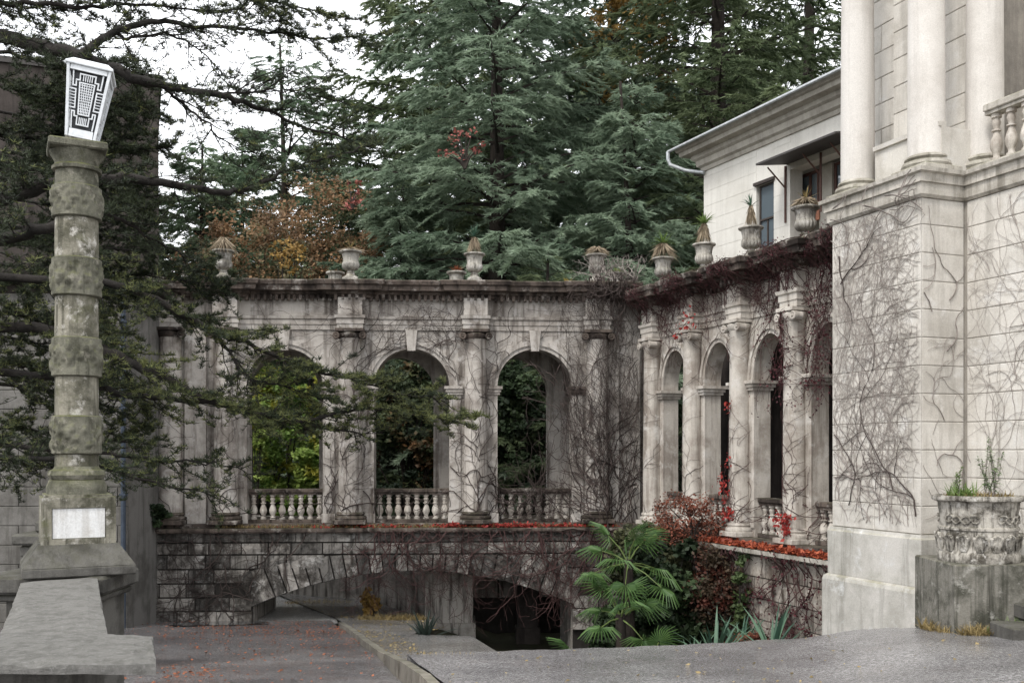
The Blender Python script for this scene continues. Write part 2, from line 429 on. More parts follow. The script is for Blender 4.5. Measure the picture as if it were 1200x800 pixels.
        b = len(vs)
        for (x, z) in q: vs.append((x, y + depth, z))
        c = [0, nx, nz * w + nx, nz * w]
        bot = list(range(0, nx + 1)); top = [nz * w + i for i in range(nx + 1)]
        fs.append(tuple(bot[::-1]) + (b, b + 1)); fs.append(tuple(top) + (b + 2, b + 3))
        fs.append(tuple(j * w for j in range(nz + 1)) + (b + 3, b)); fs.append(tuple(j * w + nx for j in range(nz, -1, -1)) + (b + 1, b + 2))
        return s.add(vs, fs)
    def ashlar(s, x0, x1, z0, z1, yf, depth, c=0.012, g=0.006):
        x0 += g; x1 -= g; z0 += g; z1 -= g
        return s.add([(x0, yf + depth, z0), (x1, yf + depth, z0), (x1, yf + depth, z1), (x0, yf + depth, z1),
                      (x0, yf + c, z0), (x1, yf + c, z0), (x1, yf + c, z1), (x0, yf + c, z1),
                      (x0 + c, yf, z0 + c), (x1 - c, yf, z0 + c), (x1 - c, yf, z1 - c), (x0 + c, yf, z1 - c)],
                     [(0, 1, 5, 4), (1, 2, 6, 5), (2, 3, 7, 6), (3, 0, 4, 7), (4, 5, 9, 8), (5, 6, 10, 9), (6, 7, 11, 10), (7, 4, 8, 11), (8, 9, 10, 11)])
    def xf(s, m):
        s.v = [tuple(m @ Vector(p)) for p in s.v]; return s

class Frame:
    """a wall line in plan: origin, direction along it; y runs into the wall"""
    def __init__(s, ox, oy, ang):
        s.ox, s.oy, s.a = ox, oy, ang
        s.e = (math.cos(ang), math.sin(ang)); s.w = (-math.sin(ang), math.cos(ang))
    def pt(s, x, y=0.0): return (s.ox + s.e[0] * x + s.w[0] * y, s.oy + s.e[1] * x + s.w[1] * y)
    def s(s, px, y=0.0):
        k = (px - 600) / FPX
        ox, oy = s.ox + s.w[0] * y, s.oy + s.w[1] * y
        return (k * oy - ox) / (s.e[0] - k * s.e[1])
    def z(s, px, py, y=0.0):
        return (530 - py) / FPX * s.pt(s.s(px, y), y)[1]

def tag(o, label=None, cat=None, group=None, kind=None):
    if label: o['label'] = label
    if cat: o['category'] = cat
    if group: o['group'] = group
    if kind: o['kind'] = kind
    return o

class Thing:
    def __init__(s, name, label, cat, loc, rot=0.0, group=None):
        s.z0 = loc[2]; s.loc = loc; s.rot = rot
        s.o = bpy.data.objects.new(name, None)
        s.o.empty_display_size = 0.3
        COL.objects.link(s.o)
        s.o.location = loc; s.o.rotation_euler = (0, 0, rot)
        tag(s.o, label, cat, group)
    def part(s, name, mb, mat, parent=None, smooth=None, kind=None, label=None, keepz=False):
        V = mb.v if keepz else [(x, y, z - s.z0) for (x, y, z) in mb.v]
        o = link_mesh(name, V, mb.f, mat, parent or s.o, smooth)
        tag(o, label, None, None, kind)
        return o
    def np(s, name, V, k, mat, tint, parent=None, kind=None, world=True):
        V = np.asarray(V, dtype=float)
        if world: V = V - np.array(s.loc)
        o = link_np(name, V, k, mat, tint, parent or s.o)
        tag(o, None, None, None, kind)
        return o

def dup(o, parent, loc=None, rot=None, scale=None):
    c = o.copy(); COL.objects.link(c); c.parent = parent
    if loc is not None: c.location = loc
    if rot is not None: c.rotation_euler = rot
    if scale is not None: c.scale = scale
    for ch in list(o.children): dup(ch, c)
    return c

# ---------------------------------------------------------------- frames of the main walls (eye level is z = 0)
FM = Frame(0, 26, R(2.9))                     # long arcade
FW = Frame(3.44, 26, math.atan2(-.93, .366))  # oblique wing arcade
FH = Frame(5.55, 28.84, FW.a + R(3.5))                 # house behind the wing
FB = Frame(5.61, 17.5, FW.a)                  # corner block
ZF = -1.82                                    # arcade floor

# ---------------------------------------------------------------- terrain, road, forecourt
def smooth(a, b, x):
    t = np.clip((x - a) / (b - a), 0, 1); return t * t * (3 - 2 * t)
def terrain(X, Y):
    z = -2.0 - .106 * np.clip(Y, -30, 26)
    pit = smooth(-2.0, -.4, X) * smooth(13.2, 14.2, Y - .22 * X) * (1 - smooth(33, 36, Y))
    z = z * (1 - pit) + (-5.35) * pit
    hill = np.clip(Y - 34, 0, 90) * (.10 + .16 * smooth(-14, 6, X))
    return z + hill
gx = np.concatenate([np.linspace(-420, -45, 12), np.linspace(-42, 42, 169), np.linspace(45, 420, 12)])
gy = np.concatenate([np.linspace(-300, -12, 10), np.linspace(-10, 70, 161), np.linspace(76, 420, 18)])
GX, GY = np.meshgrid(gx, gy)
GZ = terrain(GX, GY)
g = np.random.default_rng(3)
GZ += np.where((GY > 34), g.normal(0, .12, GZ.shape), g.normal(0, .02, GZ.shape))
nx_, ny_ = len(gx), len(gy)
vv = np.stack([GX, GY, GZ], -1).reshape(-1, 3).tolist()
ff = [(j * nx_ + i, j * nx_ + i + 1, (j + 1) * nx_ + i + 1, (j + 1) * nx_ + i) for j in range(ny_ - 1) for i in range(nx_ - 1)]
tag(link_mesh("ground", vv, ff, M['ground'], None, 40), kind='structure')

def zroad(x, y): return -1.6 - .106 * min(y, 26.2) - .004 * max(0, y - 26.2)
def zfore(x, y):
    z = -1.6 - .084 * y
    t = max(0, min(1, (x - 3.2) / 2.2)); t = t * t * (3 - 2 * t)
    u = max(0, min(1, (15.6 - y) / 1.2))
    return z + .29 * t * u
def kerbx(y):
    P = [(-6, 2.9), (10.9, -.93), (16.5, -2.26), (21.7, -3.6), (26, -4.75), (30.5, -7.3), (40, -13)]
    for (a, xa), (b, xb) in zip(P, P[1:]):
        if y <= b: return xa + (xb - xa) * (y - a) / (b - a)
    return P[-1][1]
# left road
vs, fs = [], []; ys = [(-6 + i * .8) for i in range(58)]
for y in ys:
    k = kerbx(y)
    for i in range(13): vs.append((k - 9.5 * (1 - i / 12), y, zroad(0, y) + .02 * math.sin(y * 1.3 + i) * (i / 12)))
for j in range(len(ys) - 1):
    for i in range(12): fs.append((j * 13 + i, j * 13 + i + 1, (j + 1) * 13 + i + 1, (j + 1) * 13 + i))
tag(link_mesh("road", vs, fs, M['road'], None, 40), kind='structure')
# kerb stones
kerb = Thing("kerb", "long line of worn kerb stones dividing the leafy road from the pale forecourt", "kerb", (-.93, 10.9, zroad(0, 10.9)))
def kz(y):
    f = max(0, min(1, (y - 11.5) / 4.5)); return (zfore(0, y) + .02) * (1 - f) + (zroad(0, y) + .10) * f
y = 7.0
while y < 23.5:
    L = .92; y1 = y + L - .012
    m = MB()
    xa, xb = kerbx(y), kerbx(y1); za, zb = kz(y), kz(y1)
    da, db = rnd.uniform(-.012, .012), rnd.uniform(-.012, .012)
    m.hexa([(xa + da, y, za - .4), (xa + .15 + da, y, za - .4), (xb + .15 + db, y1, zb - .4), (xb + db, y1, zb - .4),
            (xa + da + .012, y, za), (xa + .14 + da, y, za), (xb + .14 + db, y1, zb), (xb + db + .012, y1, zb)])
    m.v = [(p[0] - kerb.loc[0], p[1] - kerb.loc[1], p[2]) for p in m.v]
    kerb.part("kerb_stone", m, M['kerb'])
    y += L
# forecourt (upper asphalt) with its broken edge over the planting pit
edge = [(-1.5, 13.5), (-1.05, 13.75), (-.3, 13.95), (.7, 14.2), (1.74, 14.5), (2.9, 14.95), (4.0, 15.4), (5.1, 15.9), (6.0, 16.2), (7.5, 16.6), (12, 17)]
def edgey(x):
    for (a, ya), (b, yb) in zip(edge, edge[1:]):
        if x <= b: return ya + (yb - ya) * (x - a) / (b - a)
    return edge[-1][1]
vs, fs = [], []
NX, NY = 90, 64
for j in range(NY + 1):
    for i in range(NX + 1):
        v = (j / NY) ** .8
        x0 = -1.3; x = x0 + (i / NX) * 12.5
        ye = edgey(x) + .05 * math.sin(x * 7.1) + .03 * math.sin(x * 17)
        yy = -6 + (ye + 6) * v
        xl = kerbx(yy) + .142
        x = xl + (i / NX) * (11.2 - xl)
        ye = edgey(x) + .05 * math.sin(x * 7.1) + .03 * math.sin(x * 17)
        yy = -6 + (ye + 6) * v
        vs.append((x, yy, zfore(x, yy)))
w = NX + 1
for j in range(NY):
    for i in range(NX): fs.append((j * w + i, j * w + i + 1, (j + 1) * w + i + 1, (j + 1) * w + i))
b = len(vs)
for i in range(NX + 1):
    p = vs[NY * w + i]; vs.append((p[0], p[1] - .06, p[2] - .9))
for i in range(NX): fs.append((NY * w + i, NY * w + i + 1, b + i + 1, b + i))
tag(link_mesh("forecourt", vs, fs, M['asphalt'], None, 30), kind='structure')
# lower concrete path between kerb and pit, running under the bridge
vs, fs = [], []
for j in range(40):
    y = 12.5 + j * .5
    xl = kerbx(y) + .13; wd = 1.5 + .09 * (y - 12) if y < 26 else 2.4
    for i in range(9):
        x = xl + wd * i / 8
        if y > 20: x = min(x, -2.0 - .9 * max(0, y - 27.6))
        vs.append((x, y, zroad(0, y) + .07 - .02 * (i / 8)))
for j in range(39):
    for i in range(8): fs.append((j * 9 + i, j * 9 + i + 1, (j + 1) * 9 + i + 1, (j + 1) * 9 + i))
tag(link_mesh("path", vs, fs, M['path'], None, 40), kind='structure')
vs = [(kerbx(y) + .16 - d, y, zroad(0, y) + .05) for y in (25.3, 25.9, 28, 32, 38) for d in (12, 8, 4, 0)]
vs = [(x, y, z - (.09 if y < 25.4 else .015)) for x, y, z in vs]
tag(link_mesh("path", vs, [(j * 4 + i, j * 4 + i + 1, j * 4 + i + 5, j * 4 + i + 4) for j in range(4) for i in range(3)], M['litroad'], None, 40), kind='structure')  # road at the bridge, daylight painted in as a paler tone
# puddle on the road by the bridge foot
def blob(name, cx, cy, rx, ry, zf, mat, seed):
    r_ = random.Random(seed); ph = [r_.uniform(0, 6.3) for _ in range(3)]
    pts = []
    for i in range(40):
        a = 2 * math.pi * i / 40
        k = 1 + .14 * math.sin(2 * a + ph[0]) + .08 * math.sin(5 * a + ph[1]) + .04 * math.sin(9 * a + ph[2])
        x, y = cx + rx * k * math.cos(a), cy + ry * k * math.sin(a)
        pts.append((x, y, zf(x, y)))
    return tag(link_mesh(name, [(cx, cy, zf(cx, cy))] + pts, [(0, i + 1, (i + 1) % 40 + 1) for i in range(40)], mat), kind='structure')
blob("puddle", -7.15, 24.2, 1.15, .75, lambda x, y: -1.6 - .106 * y + .035, M['water'], 2)

# ---------------------------------------------------------------- shared builders
def column_set(parent, name, spots, zb, zt, r, mat, capmat, depth=0.62, simple=False):
    """engaged columns: column > shaft is the column mesh itself; base and capital are its sub-parts"""
    h = zt - zb
    sh = MB()
    prof = [(r * 1.04, .30), (r, .36)] + [(r * (1 - .13 * (t ** 1.6)), .36 + (h - .66) * t) for t in [i / 8 for i in range(1, 9)]] + [(r * .93, h - .27), (r * .93, h - .24)]
    sh.lathe(prof, 28)
    ba = MB()
    ba.box(-r * 1.32, r * 1.32, -r * 1.32, r * 1.32, 0, .11, .012)
    ba.lathe([(r * 1.28, .112), (r * 1.33, .15), (r * 1.28, .19), (r * 1.12, .205), (r * 1.1, .225), (r * 1.18, .25), (r * 1.14, .285), (r * 1.02, .31)], 24)
    ca = MB()
    ca.lathe([(r * .92, h - .25), (r * 1.02, h - .22), (r * 1.12, h - .16), (r * 1.14, h - .12), (r * 1.05, h - .10)], 24)
    ca.box(-r * 1.16, r * 1.16, -r * 1.12, r * 1.1, h - .085, h, .012)
    for sx in (-1, 1):
        v = MB(); 
        v.lathe([(.02, -.03), (.035, .0), (.04, -.005), (.075, -.01), (.09, .0), (.092, .05), (.08, .14), (.085, .2)], 16)
        v.xf(Matrix.Translation((sx * r * 1.08, -r * 1.05, h - .185)) @ Matrix.Rotation(R(-90), 4, 'X'))
        ca.add(v.v, v.f)
    first = None
    for (x, y) in spots:
        if first is None:
            o = link_mesh(name, sh.v, sh.f, mat, parent, 40)
            link_mesh("base", ba.v, ba.f, capmat, o, 40); link_mesh("capital", ca.v, ca.f, capmat, o, 40)
            first = o
        else: o = dup(first, parent)
        o.location = (x, y, 0)
    return first

def baluster_mesh(h, r, n=12):
    m = MB()
    p = [(.80, 0), (.80, .07), (.55, .09), (.5, .13), (.62, .18), (.95, .28), (1.0, .36), (.85, .46), (.55, .56), (.42, .62), (.75, .635), (.75, .665), (.45, .68), (.55, .75), (.72, .82), (.5, .90), (.82, .92), (.82, 1.0)]
    m.lathe([(a * r, b * h) for a, b in p], n)
    return m

def balustrade(T, x0, x1, y, zb, zt, nb, mat, rmat, hw=.13, thick=.1):
    """one balustrade bay: rail mesh with a child for every baluster and one for its bottom rail"""
    m = MB()
    m.box(x0, x1, y - hw, y + hw, zt - thick, zt, .015)
    m.box(x0 + .01, x1 - .01, y - hw * .75, y + hw * .75, zt - thick - .05, zt - thick - .002)
    rail = T.part("balustrade", m, rmat)
    m = MB(); m.box(x0, x1, y - hw, y + hw, zb, zb + .09, .01)
    T.part("bottom_rail", m, rmat, rail)
    h = zt - thick - .052 - zb - .092
    bm = baluster_mesh(h, .095)
    first = None
    for i in range(nb):
        x = x0 + (x1 - x0) * (i + .5) / nb
        if first is None: o = first = link_mesh("baluster", bm.v, bm.f, mat, rail, 40)
        else: o = first.copy(); COL.objects.link(o); o.parent = rail
        o.location = (x, y, zb + .091 - T.z0)
    return rail

def ressaut_path(x0, x1, y, cols, out, hw):
    P = [(x0, y)]
    for c in cols:
        if c - hw > x0 + .05: P += [(c - hw, y), (c - hw, y - out)]
        else: P[-1] = (x0, y - out)
        if c + hw < x1 - .05: P += [(c + hw, y - out), (c + hw, y)]
        else: P += [(x1, y - out)]; return P
    P.append((x1, y))
    return P

CORN = [(-.25, 3.97), (.05, 3.97), (.07, 4.03), (.16, 4.06), (.17, 4.12), (.36, 4.13), (.38, 4.24), (.43, 4.27), (.46, 4.36), (.44, 4.385), (-.25, 4.40)]
ARCHI = [(-.2, 3.16), (.03, 3.16), (.03, 3.29), (.05, 3.295), (.05, 3.42), (.085, 3.44), (.095, 3.51), (.01, 3.53), (-.2, 3.53)]
def dentils(T, path_pts, out, z0, z1, w=.075, gap=.075):
    m = MB()
    for (a, b) in zip(path_pts, path_pts[1:]):
        d = Vector((b[0] - a[0], b[1] - a[1])); L = d.length
        if L < .3: continue
        d.normalize(); nn = Vector((d.y, -d.x)); k = int(L / (w + gap))
        for i in range(k):
            s0 = (i + .25) * L / k
            p0 = Vector(a) + d * s0; p1 = p0 + d * w
            q = [p0 + nn * (out - .1), p1 + nn * (out - .1), p1 + nn * out, p0 + nn * out]
            m.hexa([(v.x, v.y, z0) for v in q] + [(v.x, v.y, z1) for v in q])
    T.part("dentil_row", m, M['cornice'], None, None, 'stuff')

# ---------------------------------------------------------------- long arcade on the bridge
A = Thing("long_arcade", "long weathered stone arcade with three arches standing on the bridge", "arcade", (FM.ox, FM.oy, ZF), FM.a)
mcol = [FM.s(p, -.12) for p in (200, 265, 411, 557.5, 699.5)]
arch_c = [FM.s(p) for p in (334, 482.5, 626.5)]
XL, XR = FM.s(148), 3.36
HWID = .97
m = MB()
xs = [XL, FM.s(278), FM.s(410), FM.s(556.5), XR]
m.box(XL, xs[1], 0, .62, ZF, 3.16)
for i, c in enumerate(arch_c):
    m.arch_wall(xs[i + 1], xs[i + 2], c - HWID, c + HWID, ZF, 1.72, .96, 3.16, 0, .62, 22)
A.part("wall", m, M['facade'])
m = MB(); m.box(XL, XR, -.004, .60, 3.162, 3.97)
for c in mcol: m.box(c - .31, c + .31, -.28, -.006, 3.53, 3.965)
A.part("frieze", m, M['facade'])
pa = ressaut_path(XL, XR, -.006, mcol, .24, .30)
m = MB(); m.sweep(pa, ARCHI); A.part("architrave", m, M['facade'])
pc = ressaut_path(XL, XR, -.01, mcol, .12, .45)
m = MB(); m.sweep(pc, CORN); A.part("cornice", m, M['cornice'])
dentils(A, pc, .15, 3.90, 4.05)
m = MB(); m.box(XL, XR + .2, .24, 3.2, 4.15, 4.392); A.part("roof_slab", m, M['cornice'])
m = MB(); m.box(XL, XR, .7, 3.1, 3.3, 3.5); A.part("ceiling", m, M['facade'])
for c in arch_c:
    m = MB(); m.ring(c, 1.72, HWID, .96, .10, -.05, .02, 22); m.ring(c, 1.72, HWID + .10, 1.06, .12, -.09, .02, 22)
    ao = A.part("archivolt", m, M['facade'], None, 30)
    m = MB(); m.hexa([(c - .10, -.17, 2.62), (c + .10, -.17, 2.62), (c + .10, .02, 2.62), (c - .10, .02, 2.62), (c - .15, -.19, 3.15), (c + .15, -.19, 3.15), (c + .15, .02, 3.15), (c - .15, .02, 3.15)])
    A.part("keystone", m, M['facade'], ao)
    for sx in (-1, 1):
        x0 = c + sx * HWID
        m = MB()
        a, b2 = (x0 - .02, x0 + .36) if sx > 0 else (x0 - .36, x0 + .02)
        e = .045
        m.box(a - (e if sx > 0 else 0), b2 + (e if sx < 0 else 0), -.07, .63, 1.50, 1.56)
        m.box(a - (e * 1.6 if sx > 0 else 0), b2 + (e * 1.6 if sx < 0 else 0), -.10, .65, 1.565, 1.64)
        m.box(a - (e * 2.4 if sx > 0 else 0), b2 + (e * 2.4 if sx < 0 else 0), -.13, .67, 1.645, 1.72)
        A.part("impost", m, M['cornice'] if rnd.random() < .3 else M['facade'])
        m = MB(); m.box(*( (x0, x0 + .30) if sx > 0 else (x0 - .30, x0)), -.035, .01, ZF + .25, 1.498); A.part("pier_face", m, M['facade'])
        m = MB(); m.box(*( (x0 - .03, x0 + .32) if sx > 0 else (x0 - .32, x0 + .03)), -.07, .02, ZF, ZF + .25, .012); A.part("pier_base", m, M['facade'])
column_set(A.o, "column", [(c, -.14) for c in mcol], ZF, 3.16, .31, M['facade'], M['cornice'])
m = MB(); c = FM.s(230); m.box(c - .27, c + .27, -.10, .01, ZF, 3.15, .01); A.part("pilaster", m, M['facade'])
m = MB(); c = FM.s(718); m.box(c - .16, c + .16, -.08, .01, ZF, 3.15, .01); A.part("pilaster", m, M['facade'])
for c in arch_c: balustrade(A, c - HWID + .004, c + HWID - .004, .28, ZF, -.94, 8, M['wing'], M['cornice'])
# inner row of piers on the far side of the walk
m = MB(); y0, y1 = 2.1, 2.7
rights = [FM.s(p, y0) for p in (236, 374, 508, 642)]
m.box(XL, rights[0] - 2.0, y0, y1, ZF, 3.3)
bounds = [rights[0] - 2.0] + [r + .62 for r in rights[:-1]] + [XR + .6]
for i, r in enumerate(rights): m.arch_wall(bounds[i], bounds[i + 1], r - 2.0, r, ZF, 1.72, .96, 3.3, y0, y1, 20)
A.part("rear_wall", m, M['facade'])
m = MB(); m.box(XL, XR + .4, -.30, 3.0, ZF - .14, ZF); A.part("floor", m, M['cornice'])

# ---------------------------------------------------------------- bridge carrying the arcade
BX0, BX1 = FM.s(150, -.45), 3.3
Bz = -5.5
B = Thing("stone_bridge", "dark rock-faced stone bridge with a low wide arch under the long arcade", "bridge", (FM.ox, FM.oy, Bz), FM.a)
ax0, ax1, az, rise = FM.s(296, -.45), FM.s(671, -.45), FM.z(296, 711, -.45), .88
hw = (ax1 - ax0) / 2; acx = (ax0 + ax1) / 2; RR = (hw * hw + rise * rise) / (2 * rise); zc = az + rise - RR; phi = math.asin(hw / RR)
bridge_y = -.45
def arcpt(t, r): return (acx + r * math.sin(t), zc + r * math.cos(t))
m = MB()
m.box(BX0, ax0, -.39, 2.7, Bz, -1.99); m.box(ax1, BX1, -.39, 2.7, Bz, -1.99)
m.arch_strip([arcpt(-phi + 2 * phi * i / 30, RR) for i in range(31)], -1.99, -.39, 2.7)
B.part("core_wall", m, M['bridgejoint'])
m = MB(); m.sweep([(BX0 - .1, -.45), (BX1, -.45)], [(-.2, -1.96), (.05, -2.02), (.10, -2.03), (.12, -1.995), (.12, -1.93), (.09, -1.915), (-.2, -1.91)])
B.part("ledge", m, M['cornice'])
x = BX0
while x < BX1 - .1:
    L = min(rnd.uniform(1.1, 1.6), BX1 - x); m = MB(); m.ashlar(x, x + L, -2.27, -2.02, -.445, .1, .012); B.part("band_stone", m, M['bridge']); x += L
def stones_row(z0, z1, xa, xb, wmin, wmax):
    x = xa
    while x < xb - .05:
        L = rnd.uniform(wmin, wmax)
        if xb - (x + L) < .35: L = xb - x
        m = MB(); m.rock([(x, z0), (x + L, z0), (x + L, z1), (x, z1)], -.44, .08, .04, rnd, .016); B.part("stone", m, M['bridge']); x += L
NV = 27
def ext(t): return RR + .50 + .42 * (abs(t) / phi) ** 1.5
stones_row(-2.575, -2.28, BX0, BX1, .5, .85)
for i in range(NV):
    t0 = -phi + 2 * phi * i / NV; t1 = -phi + 2 * phi * (i + 1) / NV
    bl, br = arcpt(t0, RR), arcpt(t1, RR); tl, tr = arcpt(t0, ext(t0)), arcpt(t1, ext(t1))
    tl = (tl[0], min(tl[1], -2.585)); tr = (tr[0], min(tr[1], -2.585))
    m = MB(); m.rock([bl, br, tr, tl], -.46, .10, .04, rnd, .02, nx=2, nz=3); B.part("voussoir", m, M['bridge'])
for (z0, z1) in [(-2.94, -2.585), (-3.3, -2.95), (-3.65, -3.31), (-4.0, -3.66)]:
    zm = (z0 + z1) / 2
    xl = None
    for i in range(200):
        t = -phi - .1 + i * .0025
        q = arcpt(t, ext(min(abs(t), phi)) if abs(t) < phi else RR + .92)
        if q[1] >= z1 - .03: xl = q[0]; break
    lim = xl - .01 if z0 > az - .02 else ax0 - .02
    stones_row(z0, z1, BX0, lim, .62, .98)
    stones_row(z0, z1, 2 * acx - lim, BX1, .62, .98)
for (a, b2) in ((BX0, ax0), (ax1, BX1)):
    x = a
    while x < b2 - .1:
        L = min(rnd.uniform(.9, 1.3), b2 - x); L = b2 - x if b2 - x - L < .3 else L
        m = MB(); m.ashlar(x, x + L, -4.55, -4.01, -.50, .12, .02); B.part("plinth_stone", m, M['bridge'], label=None); x += L
for (a, b2) in ((ax0 - .3, ax0 + .012), (ax1 - .012, ax1 + .3)):
    m = MB(); m.box(a, b2, -.385, 2.69, Bz, az - .004); B.part("jamb", m, M['retain'])

# piers and retaining wall seen through the bridge arch
rw = Thing("retaining_wall", "streaked concrete retaining wall along the road beneath the bridge arch", "wall", (-4.6, 29.6, -4.6), math.atan2(-2.2, 5.0))
m = MB(); m.box(-4.2, 2.75, 0, .5, -5.2, -1.99)
rw.part("wall", m, M['retain'])
for i in range(6):
    m = MB(); x = -3.9 + i * 1.15; m.box(x, x + .05, -.02, .02, -5.1, -2.0); rw.part("drain_batten", m, M['retain'])
ab = Thing("bridge_pier", "pale vine grown pier standing under the middle of the bridge", "pier", (FM.pt(-1.55, 1.6)[0], FM.pt(-1.55, 1.6)[1], -5.4), FM.a)
m = MB(); m.box(-.75, .55, -.5, .7, -5.4, -1.99, .02); ab.part("shaft", m, M['retain'])
m = MB(); m.box(-.82, .62, -.58, .75, -5.45, -4.6, .03); ab.part("footing", m, M['retain'])
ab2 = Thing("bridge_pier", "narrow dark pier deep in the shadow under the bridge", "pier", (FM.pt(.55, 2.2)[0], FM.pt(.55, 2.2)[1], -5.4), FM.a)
m = MB(); m.box(-.28, .28, -.3, .3, -5.4, -1.99, .03); ab2.part("shaft", m, M['darkbuild'])  # dark colour stands in for the gloom under the bridge
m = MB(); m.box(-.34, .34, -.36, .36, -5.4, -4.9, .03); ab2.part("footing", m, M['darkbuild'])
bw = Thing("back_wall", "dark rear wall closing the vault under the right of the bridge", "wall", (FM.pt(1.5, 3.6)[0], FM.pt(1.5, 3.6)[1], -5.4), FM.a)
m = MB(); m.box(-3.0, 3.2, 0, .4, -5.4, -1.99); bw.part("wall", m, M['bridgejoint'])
for i in range(5):
    m = MB(); m.box(-2.9 + i * 1.2, -1.75 + i * 1.2, -.03, .02, -4.3 + .02, -3.6); bw.part("stone", m, M['retain'])

# ---------------------------------------------------------------- oblique wing arcade
WG = Thing("wing_arcade", "oblique arcade wing hung with creeper between the long arcade and the pale corner block", "arcade", (FW.ox, FW.oy, ZF), FW.a)
wcol = [.67, 2.57, 4.50, 6.41, 8.32]
warch = [1.62, 3.535, 5.455, 7.365]
WH = .585; WX = 8.6
m = MB(); wx = [0.0, wcol[1], wcol[2], wcol[3], WX]
for i, c in enumerate(warch):
    m.arch_wall(wx[i], wx[i + 1], c - WH, c + WH, ZF, 1.55, .95, 2.89, 0, .40, 20)
WG.part("wall", m, M['wing'])
DW = -.27
m = MB(); m.box(0, WX, -.004, .39, 2.892, 3.70)
for c in wcol: m.box(c - .26, c + .26, -.30, -.006, 3.26, 3.695)
WG.part("frieze", m, M['wing'])
pa = ressaut_path(0.0, WX, -.006, wcol, .26, .25); m = MB(); m.sweep(pa, [(o, z + DW) for o, z in ARCHI]); WG.part("architrave", m, M['wing'])
pw = ressaut_path(-.1, WX, -.01, wcol, .27, .40); m = MB(); m.sweep(pw, [(o * .9, z + DW) for o, z in CORN]); WG.part("cornice", m, M['cornice'])
dentils(WG, pw, .13, 3.63, 3.78)
m = MB(); m.box(-.1, WX, .24, 2.90, 3.87, 4.12); WG.part("roof_slab", m, M['cornice'])
for c in warch:
    m = MB(); m.ring(c, 1.55, WH, .95, .09, -.05, .02, 20); m.ring(c, 1.55, WH + .09, 1.04, .08, -.085, .02, 20)
    WG.part("archivolt", m, M['wing'], None, 30)
    for sx in (-1, 1):
        x0 = c + sx * WH; m = MB()
        for (o, za, zb) in ((.045, 1.34, 1.40), (.08, 1.405, 1.475), (.12, 1.48, 1.55)):
            a, b2 = (x0 - o, x0 + .28) if sx > 0 else (x0 - .28, x0 + o)
            m.box(a, b2, -.04 - o, .40 + o, za, zb)
        WG.part("impost", m, M['wing'])
        m = MB(); m.box(*((x0, x0 + .26) if sx > 0 else (x0 - .26, x0)), -.03, .01, ZF + .2, 1.338); WG.part("pier_face", m, M['wing'])
column_set(WG.o, "column", [(c, -.14) for c in wcol], ZF, 2.89, .235, M['wing'], M['wing'])
for c in warch: balustrade(WG, c - WH + .004, c + WH - .004, .19, ZF, -.97, 5, M['wing'], M['cornice'])
m = MB(); m.box(-.2, WX, -.35, 2.98, ZF - .16, ZF); WG.part("floor", m, M['cornice'])

# stone wall under the wing
WB = Thing("terrace_wall", "stained coursed stone wall below the creeper hung wing with orange leaves on its ledge", "wall", (FW.ox, FW.oy, -5.5), FW.a)
m = MB(); m.box(-.2, WX, -.40, 2.9, -5.5, -1.985); WB.part("core_wall", m, M['bridgejoint'])
m = MB(); m.sweep([(-.2, -.45), (WX, -.45)], [(-.3, -2.13), (.03, -2.13), (.08, -2.09), (.20, -2.07), (.20, -1.985), (-.3, -1.97)]); WB.part("ledge", m, M['ledge'])
z = -2.14
for k in range(8):
    z1 = z; z0 = z - .43; x = -.2
    while x < WX - .1:
        L = rnd.uniform(.55, .95); L = WX - x if WX - x - L < .3 else L
        m = MB(); m.rock([(x, z0), (x + L, z0), (x + L, z1), (x, z1)], -.45, .06, .02, rnd); WB.part("stone", m, M['wingbase']); x += L
    z = z0

# ---------------------------------------------------------------- cream house behind the wing
H = Thing("house", "cream rendered upper house with heavy eaves and dark windows behind the wing", "house", (FH.ox, FH.oy, -5.0), FH.a)
HL = 16.0; HT = 8.45
w1a, w1b = FH.s(886.5), FH.s(907)
zw0, zw1 = FH.z(897, 300), FH.z(907, 211) 
w2a, w2b = FH.s(926), FH.s(1003)
m = MB()
zs0 = 3.2
m.box(0, w1a, 0, .4, zs0, HT); m.box(w1b, w2a, 0, .4, zs0, HT); m.box(w2b, HL, 0, .4, zs0, HT)
m.box(w1a, w1b, 0, .4, zw1, HT)
zt2 = FH.z(960, 186)
m.box(w2a, w2b, 0, .4, zt2, HT)
m.box(0, .4, .401, 12, -5, HT); m.box(w1a - .3, w2b + .5, .95, 1.15, 3.0, HT)
H.part("wall", m, M['house'])
m = MB(); m.box(0, HL, 0, .4, -5, zs0 - .002); H.part("lower_wall", m, M['darkbuild'])  # loggia shade painted in: dark colour on the wall behind the wing arches
# faint courses: shallow recessed joint lines as thin render bands
zz = 3.3; bands = MB()
while zz < HT - .3:
    for (a, b2) in ((-.006, w1a), (w1b, w2a), (w2b, HL)):
        bands.box(a, b2, -.006, .002, zz, zz + .40)
    zz += .42
H.part("render_band", bands, M['house'], None, None, 'stuff')
m = MB()
m.sweep([(-.0, 6.0), (0, 0), (HL, 0)], [(-.2, HT - .35), (.05, HT - .35), (.08, HT - .25), (.16, HT - .2), (.18, HT - .05), (.26, HT), (.29, HT + .10), (.50, HT + .13), (.52, HT + .24), (.58, HT + .27), (.61, HT + .36), (-.2, HT + .36)])
H.part("eaves_cornice", m, M['eave'])
m = MB(); m.hexa([(-.7, -.7, HT + .365), (HL, -.7, HT + .365), (HL, 5.5, HT + 2.2), (-.7, 5.5, HT + 2.2), (-.7, -.7, HT + .41), (HL, -.7, HT + .41), (HL, 5.5, HT + 2.26), (-.7, 5.5, HT + 2.26)])
H.part("roof", m, M['roof'])
